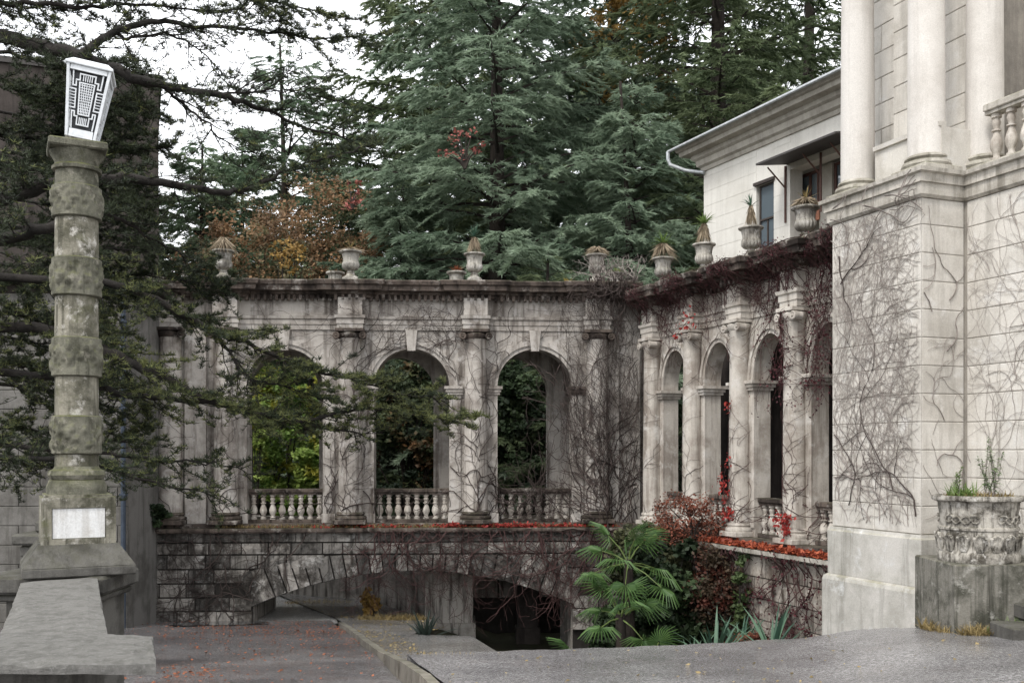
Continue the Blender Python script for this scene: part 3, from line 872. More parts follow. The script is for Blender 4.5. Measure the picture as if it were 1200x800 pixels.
m = MB(); m.tube([(HL, -.75, HT + .33), (-.75, -.75, HT + .33)], .04, 8); H.part("gutter", m, M['pipe'])
m = MB(); m.tube([(-.74, -.75, HT + .32), (-.74, -.75, HT + .12), (-.70, -.70, HT - .05), (-.40, -.38, HT - .25), (-.06, -.12, HT - .36), (.1, -.08, HT - .40)], [.055] * 6, 9); H.part("downpipe", m, M['pipe'], None, 50)
def window(T, x0, x1, z0, z1, y, nmull, ztrans, mat, fw=.05):
    m = MB()
    m.box(x0, x0 + fw, y - .04, y + .04, z0, z1); m.box(x1 - fw, x1, y - .04, y + .04, z0, z1)
    m.box(x0 + fw, x1 - fw, y - .04, y + .04, z0, z0 + fw); m.box(x0 + fw, x1 - fw, y - .04, y + .04, z1 - fw, z1)
    if ztrans: m.box(x0 + fw, x1 - fw, y - .05, y + .04, ztrans - fw * .6, ztrans + fw * .6)
    for i in range(nmull):
        xc = x0 + (x1 - x0) * (i + 1) / (nmull + 1); m.box(xc - fw * .5, xc + fw * .5, y - .035, y + .035, z0 + fw, (ztrans or z1) - fw)
    f = T.part("window", m, mat)
    zb = [(z0, ztrans), (ztrans, z1)] if ztrans else [(z0, z1)]
    for (a, b2) in zb:
        m = MB(); m.box(x0 + .01, x1 - .01, y - .004, y + .004, a + .01, b2 - .01); T.part("pane", m, M['glass'], f)
    return f
window(H, w1a + .06, w1b - .005, zs0, zw1 - .01, .09, 1, FH.z(897, 256), M['frame'], .04)
m = MB(); m.box(w1a - .05, w1b + .05, -.08, .0, zw1 + .0, zw1 + .08); H.part("lintel", m, M['frame'])
# bay under the awning
window(H, FH.s(930, .6), FH.s(961, .6), FH.z(945, 243, .6), zt2 - .02, .6, 2, None, M['redframe'], .07)
m = MB(); m.box(FH.s(938, .5), FH.s(961, .5), .46, .52, FH.z(945, 262, .5), FH.z(945, 241, .5)); H.part("sill_board", m, M['board'])
window(H, FH.s(979, .6), FH.s(1000, .6), FH.z(985, 222, .6), zt2 - .02, .6, 1, None, M['redframe'], .07)
m = MB(); m.box(FH.s(963, .58), FH.s(978, .58), .5, .7, 3.2, zt2); H.part("bay_post", m, M['eave'])
za = FH.z(940, 178, -.0)
m = MB(); xa, xb = w2a - .12, w2b + .4; za -= .16
m.hexa([(xa, -1.0, za - .16), (xb, -1.0, za - .16), (xb, -.01, za - .02), (xa, -.01, za - .02), (xa, -1.0, za - .11), (xb, -1.0, za - .11), (xb, -.01, za + .05), (xa, -.01, za + .05)])
aw = H.part("awning", m, M['roof'])
for x in (w2a - .15, (w2a + w2b) / 2, w2b - .2):
    m = MB(); m.tube([(x, -.02, za - .62), (x, -.6, za - .15)], .02, 6); m.tube([(x, -.03, za - 1.5), (x, -.03, za - .05)], .03, 6); H.part("bracket", m, M['redframe'], aw)

# ---------------------------------------------------------------- pale corner block with the giant columns
K = Thing("corner_block", "pale ashlar corner block with big round columns above a ledge", "building", (FB.ox, FB.oy, -3.6), FB.a)
FL, RD, FARX = 2.095, .87, 11.0
m = MB()
m.box(.015, FL - .015, .015, 1.5, -3.6, 3.98); m.box(FL - .3, FARX, RD + .015, 2.6, -3.6, 3.98)
K.part("core_wall", m, M['joint'])
zl = [-1.28 + .44 * k for k in range(12)] + [3.975]
Kst = {}
def stones_line(x0, x1, n, yf, z0, z1, odd, tr=None, side=False):
    Ls = [1.0] * n
    if odd and n > 1: Ls = [.5] + [1.0] * (n - 1) + [.5]
    tot = sum(Ls); x = x0
    for q in Ls:
        x2 = x + (x1 - x0) * q / tot
        m = MB(); m.ashlar(x, x2, z0, z1, yf, .05, .011, .004)
        if tr: m.xf(tr)
        K.part("ashlar_stone", m, M['wallstone']); x = x2
# return faces: rotate an x-run onto the y axis
TRr = Matrix.Translation((FL, 0, 0)) @ Matrix.Rotation(R(90), 4, 'Z')     # run goes into the wall, facing +x
TRl = Matrix.Translation((0, 1.5, 0)) @ Matrix.Rotation(R(-90), 4, 'Z')   # facing -x
for i in range(len(zl) - 1):
    z0, z1 = zl[i], zl[i + 1]
    stones_line(0, FL, 2, 0, z0, z1, i % 2)
    stones_line(.0, RD, 1, 0, z0, z1, 0, TRr)
    stones_line(.0, 1.5, 1, 0, z0, z1, 0, TRl)
    stones_line(FL + .05, FARX, 7, RD, z0, z1, i % 2)
def plan(o): return [(-o, 1.5), (-o, -o), (FL + o, -o), (FL + o, RD - o), (FARX, RD - o)]
def band(name, prof, mat):
    m = MB(); m.sweep([(0, 1.5), (0, 0), (FL, 0), (FL, RD), (FARX, RD)], prof); return K.part(name, m, mat)
band("plinth", [(-.1, -2.10), (.05, -2.10), (.055, -1.36), (.03, -1.33), (.02, -1.285), (-.1, -1.285)], M['plinth'])
band("lower_plinth", [(-.1, -3.6), (.12, -3.6), (.12, -2.2), (.10, -2.14), (.05, -2.105), (-.1, -2.105)], M['plinth'])
band("ledge", [(-.3, 3.98), (.02, 3.98), (.06, 4.02), (.07, 4.32), (.12, 4.34), (.16, 4.35), (.17, 4.41), (-.3, 4.43)], M['ledge'])
m = MB(); m.box(-.1, FL + .1, -.1, 1.6, 4.2, 4.425); m.box(FL - .3, FARX, RD - .1, 3.2, 4.2, 4.425); K.part("terrace_slab", m, M['ledge'])
# columns on the ledge
CT = 10.6
cpos = [(FB.s(1005, .43), .43), (FB.s(1085.5, .43), .43), (FB.s(1154, RD + .46), RD + .46)]
first = None
for (x, y) in cpos:
    if first is None:
        m = MB(); r = .285
        m.lathe([(r * 1.0, .30)] + [(r * (1 - .12 * (t / 10) ** 1.7), .32 + (CT - 4.75) * t / 10) for t in range(11)], 40)
        first = link_mesh("column", m.v, m.f, M['column'], K.o, 40)
        m = MB(); m.box(-.38, .38, -.38, .38, 0, .10, .015); m.lathe([(.36, .102), (.385, .14), (.37, .19), (.31, .205), (.30, .225), (.335, .255), (.325, .285), (.29, .305)], 32)
        link_mesh("base", m.v, m.f, M['ledge'], first, 40)
        o = first
    else: o = dup(first, K.o)
    o.location = (x, y, 4.43 + 3.6)
# wall behind the columns, coursed
up = MB()
cx1, cx2 = cpos[0][0], cpos[1][0]
yb = .95
runs = [(FB.s(1003, yb + .25), cx1 + .40, yb + .25), (cx1 + .40, cx1 + .86, yb - .10), (cx1 + .86, cx2 + .34, yb + .20), (cx2 + .34, cpos[2][0] + .1, yb + .12), (cpos[2][0] + .1, FARX, RD + 1.35)]
for (a, b2, y) in runs: up.box(a, b2, y + .02, 3.2, 4.42, 11.0)
K.part("upper_core", up, M['joint'])
z = 4.43; i = 0
while z < 11:
    for j, (a, b2, y) in enumerate(runs):
        nst = max(1, round((b2 - a) / .8))
        stones_line(a + .002, b2 - .002, nst, y, z, z + .47, i % 2 if nst > 1 else 0)
    z += .47; i += 1
m = MB(); m.box(cx1 + .42, cx2 + .3, .45, yb + .18, 4.43, 5.15); m.sweep([(cx1 + .42, .45), (cx2 + .3, .45)], [(-.1, 5.15), (.05, 5.15), (.06, 5.22), (-.1, 5.24)])
K.part("parapet", m, M['wallstone'])
xb0 = FB.s(1158, RD + .18)
bal = balustrade(K, cpos[2][0] + .33, FARX - .2, RD + .2, 4.43, 5.42, 30, M['wing'], M['ledge'], .14, .11)

# ---------------------------------------------------------------- buildings on the left, behind the cedar
L1 = Thing("left_building", "grey rendered building at the left edge behind the cedar branches", "building", (-9.0, 23.2, -4.6))
xr = (150 - 600) / FPX * 23.2 + 9.0
m = MB(); m.box(-10, xr, 0, 4.0, -4.6, 4.0); L1.part("wall", m, M['leftwall'])
m = MB(); m.sweep([(-10, 0), (xr, 0), (xr, 3)], [(-.2, 3.7), (.05, 3.7), (.1, 3.85), (.3, 3.9), (.34, 4.1), (-.2, 4.12)]); L1.part("cornice", m, M['darkbuild'])
zz = -4.4; i = 0
while zz < 3.4:
    x = -10 - (.5 if i % 2 else 0)
    while x < xr - .02:
        x2 = min(x + 1.15, xr); 
        if x2 > -8 and x2 - max(x, -10) > .1:
            m = MB(); m.ashlar(max(x, -10), x2, zz, zz + .45, -.03, .05, .012); L1.part("ashlar_stone", m, M['leftwall'])
        x = x2
    zz += .45; i += 1
m = MB(); m.tube([(xr - .06, -.13, 3.6), (xr - .06, -.13, -4.3)], .055, 8); L1.part("downpipe", m, M['bluepipe'])
for z in (-3, -1, 1, 3):
    m = MB(); m.box(xr - .13, xr + .01, -.2, -.03, z, z + .05); L1.part("pipe_clamp", m, M['bluepipe'])
L2 = Thing("tall_building", "tall dark stained building rising behind the lantern at the left", "building", ((186 - 600) / FPX * 38, 38.0, -4.8), R(20.5))
xr = 0.0
m = MB(); m.box(-10, xr, 0, 6, -4.6, (530 - 96) / FPX * 38); L2.part("wall", m, M['darkbuild'])
m = MB(); zt = (530 - 96) / FPX * 38; m.box(-10.1, xr + .12, -.12, 6.1, zt, zt + .22); L2.part("roof", m, M['roof'])

# ---------------------------------------------------------------- lamp column and the parapet at the left
LX, LY = -4.62, 10.6
def lz(py): return (530 - py) / FPX * LY
PZ = lz(669)
LC = Thing("lamp_column", "mossy stone lamp column of carved drums on a pedestal with a blank white plaque", "lamp post", (LX, LY, PZ), R(27))
def carved(r, z0, z1, seed):
    m = MB(); rg = random.Random(seed); n, k = 96, 22
    bumps = [(rg.uniform(0, 2 * math.pi), rg.uniform(.22, .78), rg.uniform(.06, .17), rg.uniform(.07, .17), rg.choice((1, 1, -1))) for _ in range(90)]
    prof = [(r * .93, z0), (r * 1.0, z0 + .012)] + [(r, z0 + .012 + (z1 - z0 - .024) * i / k) for i in range(1, k)] + [(r, z1 - .012), (r * .93, z1)]
    def mod(a, z, rr):
        u = (z - z0) / (z1 - z0); v = 1.0
        if .1 < u < .9:
            for (ba, bu, wa, wu, sg) in bumps:
                d = (a - ba + math.pi) % (2 * math.pi) - math.pi
                q = (d / wa) ** 2 + ((u - bu) / wu) ** 2
                if q < 1: v += .09 * sg * (1 - q) ** .7
        return max(.93, min(1.09, v))
    m.lathe(prof, n, (0, 0, 0), mod); return m
m = MB(); ws = .455
m.hexa([(-.53, -.53, lz(658)), (.53, -.53, lz(658)), (.53, .53, lz(658)), (-.53, .53, lz(658)), (-.38, -.38, lz(634)), (.38, -.38, lz(634)), (.38, .38, lz(634)), (-.38, .38, lz(634))])
m.box(-.535, .535, -.535, .535, PZ, lz(658.2), .012)
LC.part("foot", m, M['darkconc'])
m = MB(); w = .355
m.box(-w, w, -w + .03, w, lz(636), lz(581)); m.box(-w + .03, w - .03, -w + .05, w - .03, lz(636.5), lz(578))
m.box(-w, w, -w, -w + .029, lz(636), lz(627.5)); m.box(-w, w, -w, -w + .029, lz(593), lz(581)); m.box(-w, -.255, -w, -w + .029, lz(627.4), lz(593.1)); m.box(.255, w, -w, -w + .029, lz(627.4), lz(593.1))
LC.part("pedestal", m, M['post'])
m = MB(); m.box(-.248, .248, -w + .012, -w + .032, lz(627), lz(593.6)); LC.part("plaque", m, M['plaque'])
m = MB(); r = .217
m.lathe([(r * 1.36, lz(578)), (r * 1.38, lz(570)), (r * 1.25, lz(562)), (r * 1.2, lz(561.5))], 28)
m.lathe([(r * 1.22, lz(561)), (r * 1.33, lz(556)), (r * 1.26, lz(551)), (r * 1.06, lz(549)), (r, lz(546))], 28)
LC.part("base", m, M['postband'], None, 40)
for (a, b) in ((546.5, 532), (487, 442), (396, 349), (303.5, 258)):
    m = MB(); m.lathe([(r, lz(a)), (r * .995, lz((a + b) / 2)), (r * .985, lz(b))], 32); LC.part("plain_drum", m, M['post'], None, 40)
for i, (a, b) in enumerate(((532, 487.2), (442, 396.2), (348.8, 303.8), (257.8, 220))):
    LC.part("carved_band", carved(r * 1.14, lz(a), lz(b), i), M['postband'], None, 50)
m = MB(); m.lathe([(r, lz(220.2)), (r * .97, lz(203)), (r * 1.12, lz(202)), (r * 1.15, lz(198.5)), (r * 1.02, lz(196)), (r * 1.0, lz(192)), (r * 1.22, lz(183)), (r * 1.25, lz(181)), (r * 1.25, lz(180.6))], 32)
m.box(-.285, .285, -.285, .285, lz(180.4), lz(171), .015); LC.part("capital", m, M['postband'], None, 40)
# lantern: tapered openwork lamp leaning on the column
T_ = Matrix.Translation((.045, 0, lz(166))) @ Matrix.Rotation(R(7.5), 4, 'Y') @ Matrix.Rotation(R(-9), 4, 'Z')
h = .735
def lw(z): return .15 + (.218 - .15) * z / h
lan = MB(); m = MB()
for sx in (-1, 1):
    for sy in (-1, 1):
        b = .028; w0, w1 = lw(0), lw(h)
        m.hexa([(sx * w0 - b * (sx > 0), sy * w0 - b * (sy > 0), 0), (sx * w0 + b * (sx < 0), sy * w0 - b * (sy > 0), 0), (sx * w0 + b * (sx < 0), sy * w0 + b * (sy < 0), 0), (sx * w0 - b * (sx > 0), sy * w0 + b * (sy < 0), 0),
                (sx * w1 - b * (sx > 0), sy * w1 - b * (sy > 0), h), (sx * w1 + b * (sx < 0), sy * w1 - b * (sy > 0), h), (sx * w1 + b * (sx < 0), sy * w1 + b * (sy < 0), h), (sx * w1 - b * (sx > 0), sy * w1 + b * (sy < 0), h)])
for z in (0, h - .05):
    w0 = lw(z) - .003
    for q in range(4):
        mm = MB(); mm.box(-w0 + .03, w0 - .03, -w0, -w0 + .02, z, z + (.085 if z == 0 else .05)); mm.xf(Matrix.Rotation(R(90 * q), 4, 'Z')); m.add(mm.v, mm.f)
m.xf(T_)
lamp = LC.part("lantern_frame", m, M['white'], None, None, None, None)
m = MB(); w1 = lw(h) + .015
m.box(-w1, w1, -w1, w1, h + .002, h + .035, .006); m.hexa([(-w1 * .95, -w1 * .95, h + .036), (w1 * .95, -w1 * .95, h + .036), (w1 * .95, w1 * .95, h + .036), (-w1 * .95, w1 * .95, h + .036), (-.17, -.17, h + .085), (.17, -.17, h + .085), (.17, .17, h + .085), (-.17, .17, h + .085)])
m.xf(T_); LC.part("lantern_cap", m, M['white'], lamp)
m = MB(); w0 = lw(0)
m.hexa([(-w0 * .62, -w0 * .62, -.085), (w0 * .62, -w0 * .62, -.085), (w0 * .62, w0 * .62, -.085), (-w0 * .62, w0 * .62, -.085), (-w0, -w0, -.003), (w0, -w0, -.003), (w0, w0, -.003), (-w0, w0, -.003)])
m.xf(T_); LC.part("lantern_base", m, M['urn'], lamp)
m = MB(); i_ = .055
m.hexa([(-lw(0) + i_, -lw(0) + i_, .01), (lw(0) - i_, -lw(0) + i_, .01), (lw(0) - i_, lw(0) - i_, .01), (-lw(0) + i_, lw(0) - i_, .01), (-lw(h) + i_, -lw(h) + i_, h - .01), (lw(h) - i_, -lw(h) + i_, h - .01), (lw(h) - i_, lw(h) - i_, h - .01), (-lw(h) + i_, lw(h) - i_, h - .01)])
m.xf(T_); LC.part("lantern_lining", m, M['lampdark'], lamp)
# openwork: stepped meander frame, combs, and a woven middle panel on all four sides
def grille_bars():
    B_ = []
    def seg(u0, v0, u1, v1, t=.05): B_.append((u0, v0, u1, v1, t))
    # u in -1..1 across, v 0..1 up (between the rails)
    for s in (-1, 1):
        seg(s * .80, .02, s * .80, .30); seg(s * .80, .30, s * .62, .30); seg(s * .62, .30, s * .62, .22); seg(s * .62, .22, s * .42, .22); seg(s * .42, .22, s * .42, .08); seg(s * .42, .08, 0, .08)
        seg(s * .80, .98, s * .80, .74); seg(s * .80, .74, s * .62, .74); seg(s * .62, .74, s * .62, .84); seg(s * .62, .84, s * .42, .84); seg(s * .42, .84, s * .42, .95); seg(s * .42, .95, 0, .95)
        seg(s * .62, .36, s * .62, .68); seg(s * .98, .36, s * .62, .36); seg(s * .98, .68, s * .62, .68)
        for v in (.42, .47, .52, .57, .62): seg(s * .95, v, s * .66, v, .028)
        seg(s * .36, .26, s * .42, .80, .055)
    seg(-.36, .26, .36, .26); seg(-.42, .80, .42, .80)
    for u in (-.24, -.12, 0, .12, .24): seg(u * .9, .28, u * 1.1, .78, .03); seg(u, .84, u, .94, .035); seg(u, .09, u, .2, .035)
    for i in range(11): seg(-.34, .31 + i * .045, .34, .31 + i * .045, .026)
    return B_
gb = grille_bars(); m = MB()
z0, z1 = .085, h - .05
for q in range(4):
    mm = MB()
    for k, (u0, v0, u1, v1, t) in enumerate(gb):
        def P(u, v): z = z0 + (z1 - z0) * v; return (u * (lw(z) - .03), z)
        (xa, za), (xb, zb) = P(u0, v0), P(u1, v1); d = Vector((xb - xa, zb - za)); L = d.length; d /= L; nn = Vector((-d.y, d.x)) * t * .12
        e = d * t * .12; ya = -lw(za) + .012 + .0004 * (k % 9); yb = -lw(zb) + .012 + .0004 * (k % 9)
        pa, pb = Vector((xa, za)) - e, Vector((xb, zb)) + e
        f = [(pa - nn), (pb - nn), (pb + nn), (pa + nn)]; ys = [ya, yb, yb, ya]
        mm.add([(f[i].x, ys[i], f[i].y) for i in range(4)] + [(f[i].x, ys[i] + .022, f[i].y) for i in range(4)], [(0, 1, 2, 3), (7, 6, 5, 4), (1, 0, 4, 5), (2, 1, 5, 6), (3, 2, 6, 7), (0, 3, 7, 4)])
    mm.xf(T_ @ Matrix.Rotation(R(90 * q), 4, 'Z'))
    LC.part("grille", mm, M['white'], lamp)
m = MB(); m.tube([(.03, 0, lz(171.2)), (.035, 0, lz(164)), (.045, 0, lz(160))], .09, 10); LC.part("stub_pipe", m, M['pipe'])

# corner pier and parapet that carry the column
PR = Thing("parapet", "weathered concrete balustrade parapet with broad flat coping below the lamp column", "parapet", (-4.6, 10.6, -3.4))
def pl(p): return (p[0] - PR.loc[0], p[1] - PR.loc[1], p[2])
def pbox(m, x0, x1, y0, y1, z0, z1, c=0.012):
    b = MB(); b.box(x0, x1, y0, y1, z0, z1, c); b.v = [pl(p) for p in b.v]; m.add(b.v, b.f); return m
PR.part("pier", pbox(MB(), LX - .58, LX + .36, LY - .34, LY + .38, -3.4, PZ - .19), M['darkconc'])
m = pbox(MB(), LX - .8, LX + .48, LY - .46, LY + .5, PZ - .19, PZ - .003, .03); pbox(m, LX - .66, LX + .42, LY - .40, LY + .44, PZ - .27, PZ - .195, .02); PR.part("pier_cap", m, M['darkconc'])
def coping(p, q, w, z, th, mat, name):
    d = Vector((q[0] - p[0], q[1] - p[1])); d.normalize(); nn = Vector((-d.y, d.x)) * w / 2; c = .02
    m = MB(); P = [Vector(p) - nn, Vector(q) - nn, Vector(q) + nn, Vector(p) + nn]
    k = nn.normalized() * c
    m.add([(v.x, v.y, z - th) for v in P] + [(v.x, v.y, z - c) for v in P] + [(P[0].x + k.x, P[0].y + k.y, z), (P[1].x + k.x, P[1].y + k.y, z), (P[2].x - k.x, P[2].y - k.y, z), (P[3].x - k.x, P[3].y - k.y, z)],
          [(3, 2, 1, 0), (8, 9, 10, 11)] + [(i, (i + 1) % 4, 4 + (i + 1) % 4, 4 + i) for i in range(4)] + [(4 + i, 4 + (i + 1) % 4, 8 + (i + 1) % 4, 8 + i) for i in range(4)])
    m.v = [pl(v) for v in m.v]; return PR.part(name, m, mat)
cz = -1.255
def rough_slab(c4, z0, z1, na, nb, seed, mat, name):
    """old slab: corners bl, br, tr, tl in plan; worn uneven arrises with a few chips"""
    rg = random.Random(seed); m = MB()
    def P(u, v): return [(c4[0][i] * (1 - u) + c4[1][i] * u) * (1 - v) + (c4[3][i] * (1 - u) + c4[2][i] * u) * v for i in (0, 1)]
    cen = P(.5, .5); top = []; 
    for j in range(nb + 1):
        for i in range(na + 1):
            e = i in (0, na) or j in (0, nb); p = P(i / na, j / nb)
            k = rg.uniform(.0, .012) + (rg.uniform(.02, .06) if e and rg.random() < .14 else 0) if e else 0
            d = Vector((cen[0] - p[0], cen[1] - p[1])); d = d.normalized() * (k + (.012 if e else 0)) if d.length > 0 else d
            top.append((p[0] + d.x, p[1] + d.y, z1 - (rg.uniform(.004, .016) + k * .5 if e else rg.uniform(0, .006))))
    w = na + 1
    fs = [(j * w + i, j * w + i + 1, (j + 1) * w + i + 1, (j + 1) * w + i) for j in range(nb) for i in range(na)]
    ring = [i for i in range(na + 1)] + [j * w + na for j in range(1, nb + 1)] + [nb * w + i for i in range(na - 1, -1, -1)] + [j * w for j in range(nb - 1, 0, -1)]
    vs = list(top); r1, r2 = [], []
    for q in ring:
        i, j = q % w, q // w; p = P(i / na, j / nb); k = rg.uniform(-.004, .008)
        d = Vector((cen[0] - p[0], cen[1] - p[1])).normalized() * k
        r1.append(len(vs)); vs.append((p[0] + d.x, p[1] + d.y, z1 - .03 - rg.uniform(0, .01)))
        k2 = k + (rg.uniform(.02, .06) if rg.random() < .15 else 0); d = Vector((cen[0] - p[0], cen[1] - p[1])).normalized() * k2
        r2.append(len(vs)); vs.append((p[0] + d.x, p[1] + d.y, z0 + rg.uniform(0, .012)))
    n_ = len(ring)
    for a in range(n_):
        b2 = (a + 1) % n_
        fs.append((r1[a], r1[b2], ring[b2], ring[a])); fs.append((r2[a], r2[b2], r1[b2], r1[a]))
    fs.append(tuple(r2[::-1]))
    m.add([pl(v) for v in vs], fs); return PR.part(name, m, mat)
rail1 = rough_slab([(-2.70, 6.70), (-4.20, 10.12), (-4.84, 9.84), (-3.34, 6.42)], cz - .10, cz, 26, 6, 4, M['concrete'], "coping")
rail2 = coping((-5.25, 10.5), (-9.5, 10.0), .60, cz - .02, .13, M['concrete'], "coping")
m = MB(); c4 = [(-6.3, 5.9), (-2.10, 5.9), (-2.50, 6.95), (-6.3, 6.95)]
rough_slab(c4, cz - .06, cz + .012, 30, 8, 9, M['concrete'], "end_cap")
m = pbox(MB(), -6.2, -2.75, 6.22, 6.75, -2.75, cz - .055, .02); PR.part("end_pier", m, M['darkconc'])  # shade below the overhanging cap painted as dark concrete
bm = baluster_mesh(.86, .11); first = None
for (a, b2, n_) in (((-3.2, 7.0), (-4.45, 9.8), 9), ((-5.5, 10.45), (-9.0, 10.05), 11)):
    ro = rail1 if n_ == 9 else rail2
    for i in range(n_):
        t = (i + .5) / n_; x, y = a[0] + (b2[0] - a[0]) * t, a[1] + (b2[1] - a[1]) * t
        if first is None: o = first = link_mesh("baluster", bm.v, bm.f, M['darkconc'], ro, 40)
        else: o = first.copy(); COL.objects.link(o); o.parent = ro
        o.location = (x - PR.loc[0], y - PR.loc[1], cz - .13 - .02 - .86 - PR.z0)
    d = Vector((b2[0] - a[0], b2[1] - a[1])); d.normalize(); nn = Vector((-d.y, d.x)) * .2
    P = [Vector(a) - nn, Vector(b2) - nn, Vector(b2) + nn, Vector(a) + nn]
    m = MB(); m.hexa([pl((v.x, v.y, -3.35)) for v in P] + [pl((v.x, v.y, cz - 1.008)) for v in P]); PR.part("base_wall", m, M['darkconc'], ro)
# stump of a second pier just behind the first
P2 = Thing("pier", "dark moulded pier top half hidden behind the lamp column pedestal", "pier", (-6.35, 14.2, -4.0))
m = MB(); m.box(-.33, .33, -.33, .33, -4.0, -1.45, .01); P2.part("shaft", m, M['darkconc'])
m = MB(); m.box(-.44, .44, -.44, .44, -1.45, -1.28, .03); m.box(-.52, .52, -.52, .52, -1.275, -1.12, .03); m.box(-.30, .30, -.30, .30, -1.115, -.95, .03); P2.part("cap", m, M['darkconc'])

# ---------------------------------------------------------------- urns along the cornices
def urn_meshes(sc=1.0, flute=16):
    b = MB()
    def gad(a, z, r): return 1 + (.09 * abs(math.cos(a * flute / 2)) if .29 < z / sc < .50 else .055 * abs(math.cos(a * flute / 2)) if .5 <= z / sc < .70 else 0)
    p = [(.10, .20), (.085, .24), (.09, .27), (.155, .30), (.195, .35), (.205, .41), (.2, .46), (.186, .49), (.182, .52), (.19, .60), (.205, .66), (.222, .70), (.265, .715), (.285, .735), (.28, .765), (.235, .78), (.2, .75)]
    b.lathe([(r * sc, z * sc) for r, z in p], 64, (0, 0, 0), gad)
    f = MB(); f.box(-.19 * sc, .19 * sc, -.19 * sc, .19 * sc, 0, .085 * sc, .01)
    f.lathe([(.185 * sc, .086 * sc), (.18 * sc, .12 * sc), (.12 * sc, .16 * sc), (.10 * sc, .20 * sc), (.118 * sc, .215 * sc), (.098 * sc, .235 * sc)], 24)
    return b, f
UB, UF = urn_meshes()
SB = MB(); SB.lathe([(.17, .0), (.17, .06), (.15, .08), (.16, .12), (.175, .28), (.185, .36), (.235, .375), (.25, .40), (.24, .43), (.2, .435), (.19, .41)], 32)
SF = MB(); SF.box(-.2, .2, -.2, .2, -.06, -.001, .01)
proto = {}
def urn(kind, x, y, z, label, rz, sc=1.0):
    if kind not in proto:
        t = Thing("urn", label, "urn", (x, y, z), rz, "stone urns along the cornices")
        bb, ff2 = (UB, UF) if kind == 'big' else (SB, SF)
        dz = 0 if kind == 'big' else .06
        link_mesh("bowl", [(a, b, c + dz) for a, b, c in bb.v], bb.f, M['urn'], t.o, 40); link_mesh("foot", [(a, b, c + dz) for a, b, c in ff2.v], ff2.f, M['urn'], t.o, 30)
        so = MB(); so.lathe([(.205, .75 if kind == 'big' else .46), (.1, .80 if kind == 'big' else .50), (.0, .81 if kind == 'big' else .51)], 16); link_mesh("soil", so.v, so.f, M['soil'], t.o)
        proto[kind] = t.o; o = t.o
    else:
        o = dup(proto[kind], None); o['label'] = label
    o.location = (x, y, z); o.rotation_euler = (0, 0, rz); o.scale = (sc,) * 3
    return o
def thatch(x, y, z, r, h, label, name="dead_leaf_skirt"):
    """collar of dead hanging leaves heaped on an urn"""
    g = np.random.default_rng(int(abs(x * 100)) + 5); n = 260
    a = g.uniform(0, 6.283, n); u = g.uniform(0, 1, n) ** .7
    P = np.stack([x + np.cos(a) * r * .25, y + np.sin(a) * r * .25, z + h * (1.0 - .25 * u)], 1)
    D = np.stack([np.cos(a) * r * (.5 + .6 * u), np.sin(a) * r * (.5 + .6 * u), -h * (.35 + .75 * u)], 1)
    D += g.normal(0, .16, (n, 3)) * np.array([r, r, h]) + 0; L = np.linalg.norm(D, axis=1) * g.uniform(.6, 1.1, n); V = strands(P, D / np.linalg.norm(D, axis=1)[:, None], L, np.full(n, .03), g)
    o = link_np(name, V, 3, M['thatchleaf'], g.uniform(0, 1, n)); return o
def strands(P, D, L, Wd, g):
    n = len(P); rv = g.normal(size=(n, 3)); S_ = np.cross(D, rv); S_ /= np.linalg.norm(S_, axis=1)[:, None] + 1e-9
    V = np.empty((n, 3, 3)); V[:, 0] = P - S_ * Wd[:, None] / 2; V[:, 1] = P + S_ * Wd[:, None] / 2; V[:, 2] = P + D * L[:, None]
    return V.reshape(-1, 3)
def blades(P, D, L, Wd, g, bend=.25):
    """curved tapering blades, 3 quads collapsed to two quads and a tip; k=4 faces"""
    n = len(P); up = np.array([0, 0, 1.0]); S_ = np.cross(D, up + g.normal(0, .15, (n, 3))); S_ /= np.linalg.norm(S_, axis=1)[:, None] + 1e-9
    q = []
    for t in (0, .35, .7, 1.0):
        c = P + D * (L * t)[:, None]; c[:, 2] -= bend * L * t * t
        w = Wd * (1 - t ** 1.6 * .98) / 2
        q.append((c - S_ * w[:, None], c + S_ * w[:, None]))
    V = np.empty((n, 3, 4, 3))
    for i in range(3):
        V[:, i, 0] = q[i][0]; V[:, i, 1] = q[i][1]; V[:, i, 2] = q[i + 1][1]; V[:, i, 3] = q[i + 1][0]
    return V.reshape(-1, 3)
M['thatchleaf'] = foliage('hanging dead leaves', (0.16, 0.125, 0.085), (0.38, 0.31, 0.22), 0.1, 0.8)
def rosette(name, x, y, z, n, L, Wd, mat, label, cat, upmin=.2, upmax=1.4, bend=.3, seed=1, group=None, parts=False):
    g = np.random.default_rng(seed)
    el = g.uniform(upmin, upmax, n); a = g.uniform(0, 6.283, n) if not parts else np.arange(n) * 2.4 + g.uniform(-.2, .2, n)
    D = np.stack([np.cos(a) * np.cos(el), np.sin(a) * np.cos(el), np.sin(el)], 1)
    LL = L * g.uniform(.65, 1.1, n)
    V = blades(np.tile(np.array([0, 0, 0.0]), (n, 1)) + D * .02, D, LL, np.full(n, Wd), g, bend)
    tint = g.uniform(0, 1, n)
    if not parts:
        o = link_np(name, V, 4, mat, np.repeat(tint, 3)); o.location = (x, y, z)
        tag(o, label, cat, group); return o
    t = Thing(name, label, cat, (x, y, z), 0, group)
    for i in range(n): link_np("leaf", V[i * 12:(i + 1) * 12], 4, mat, np.repeat(tint[i:i + 1], 3), t.o)
    return t.o

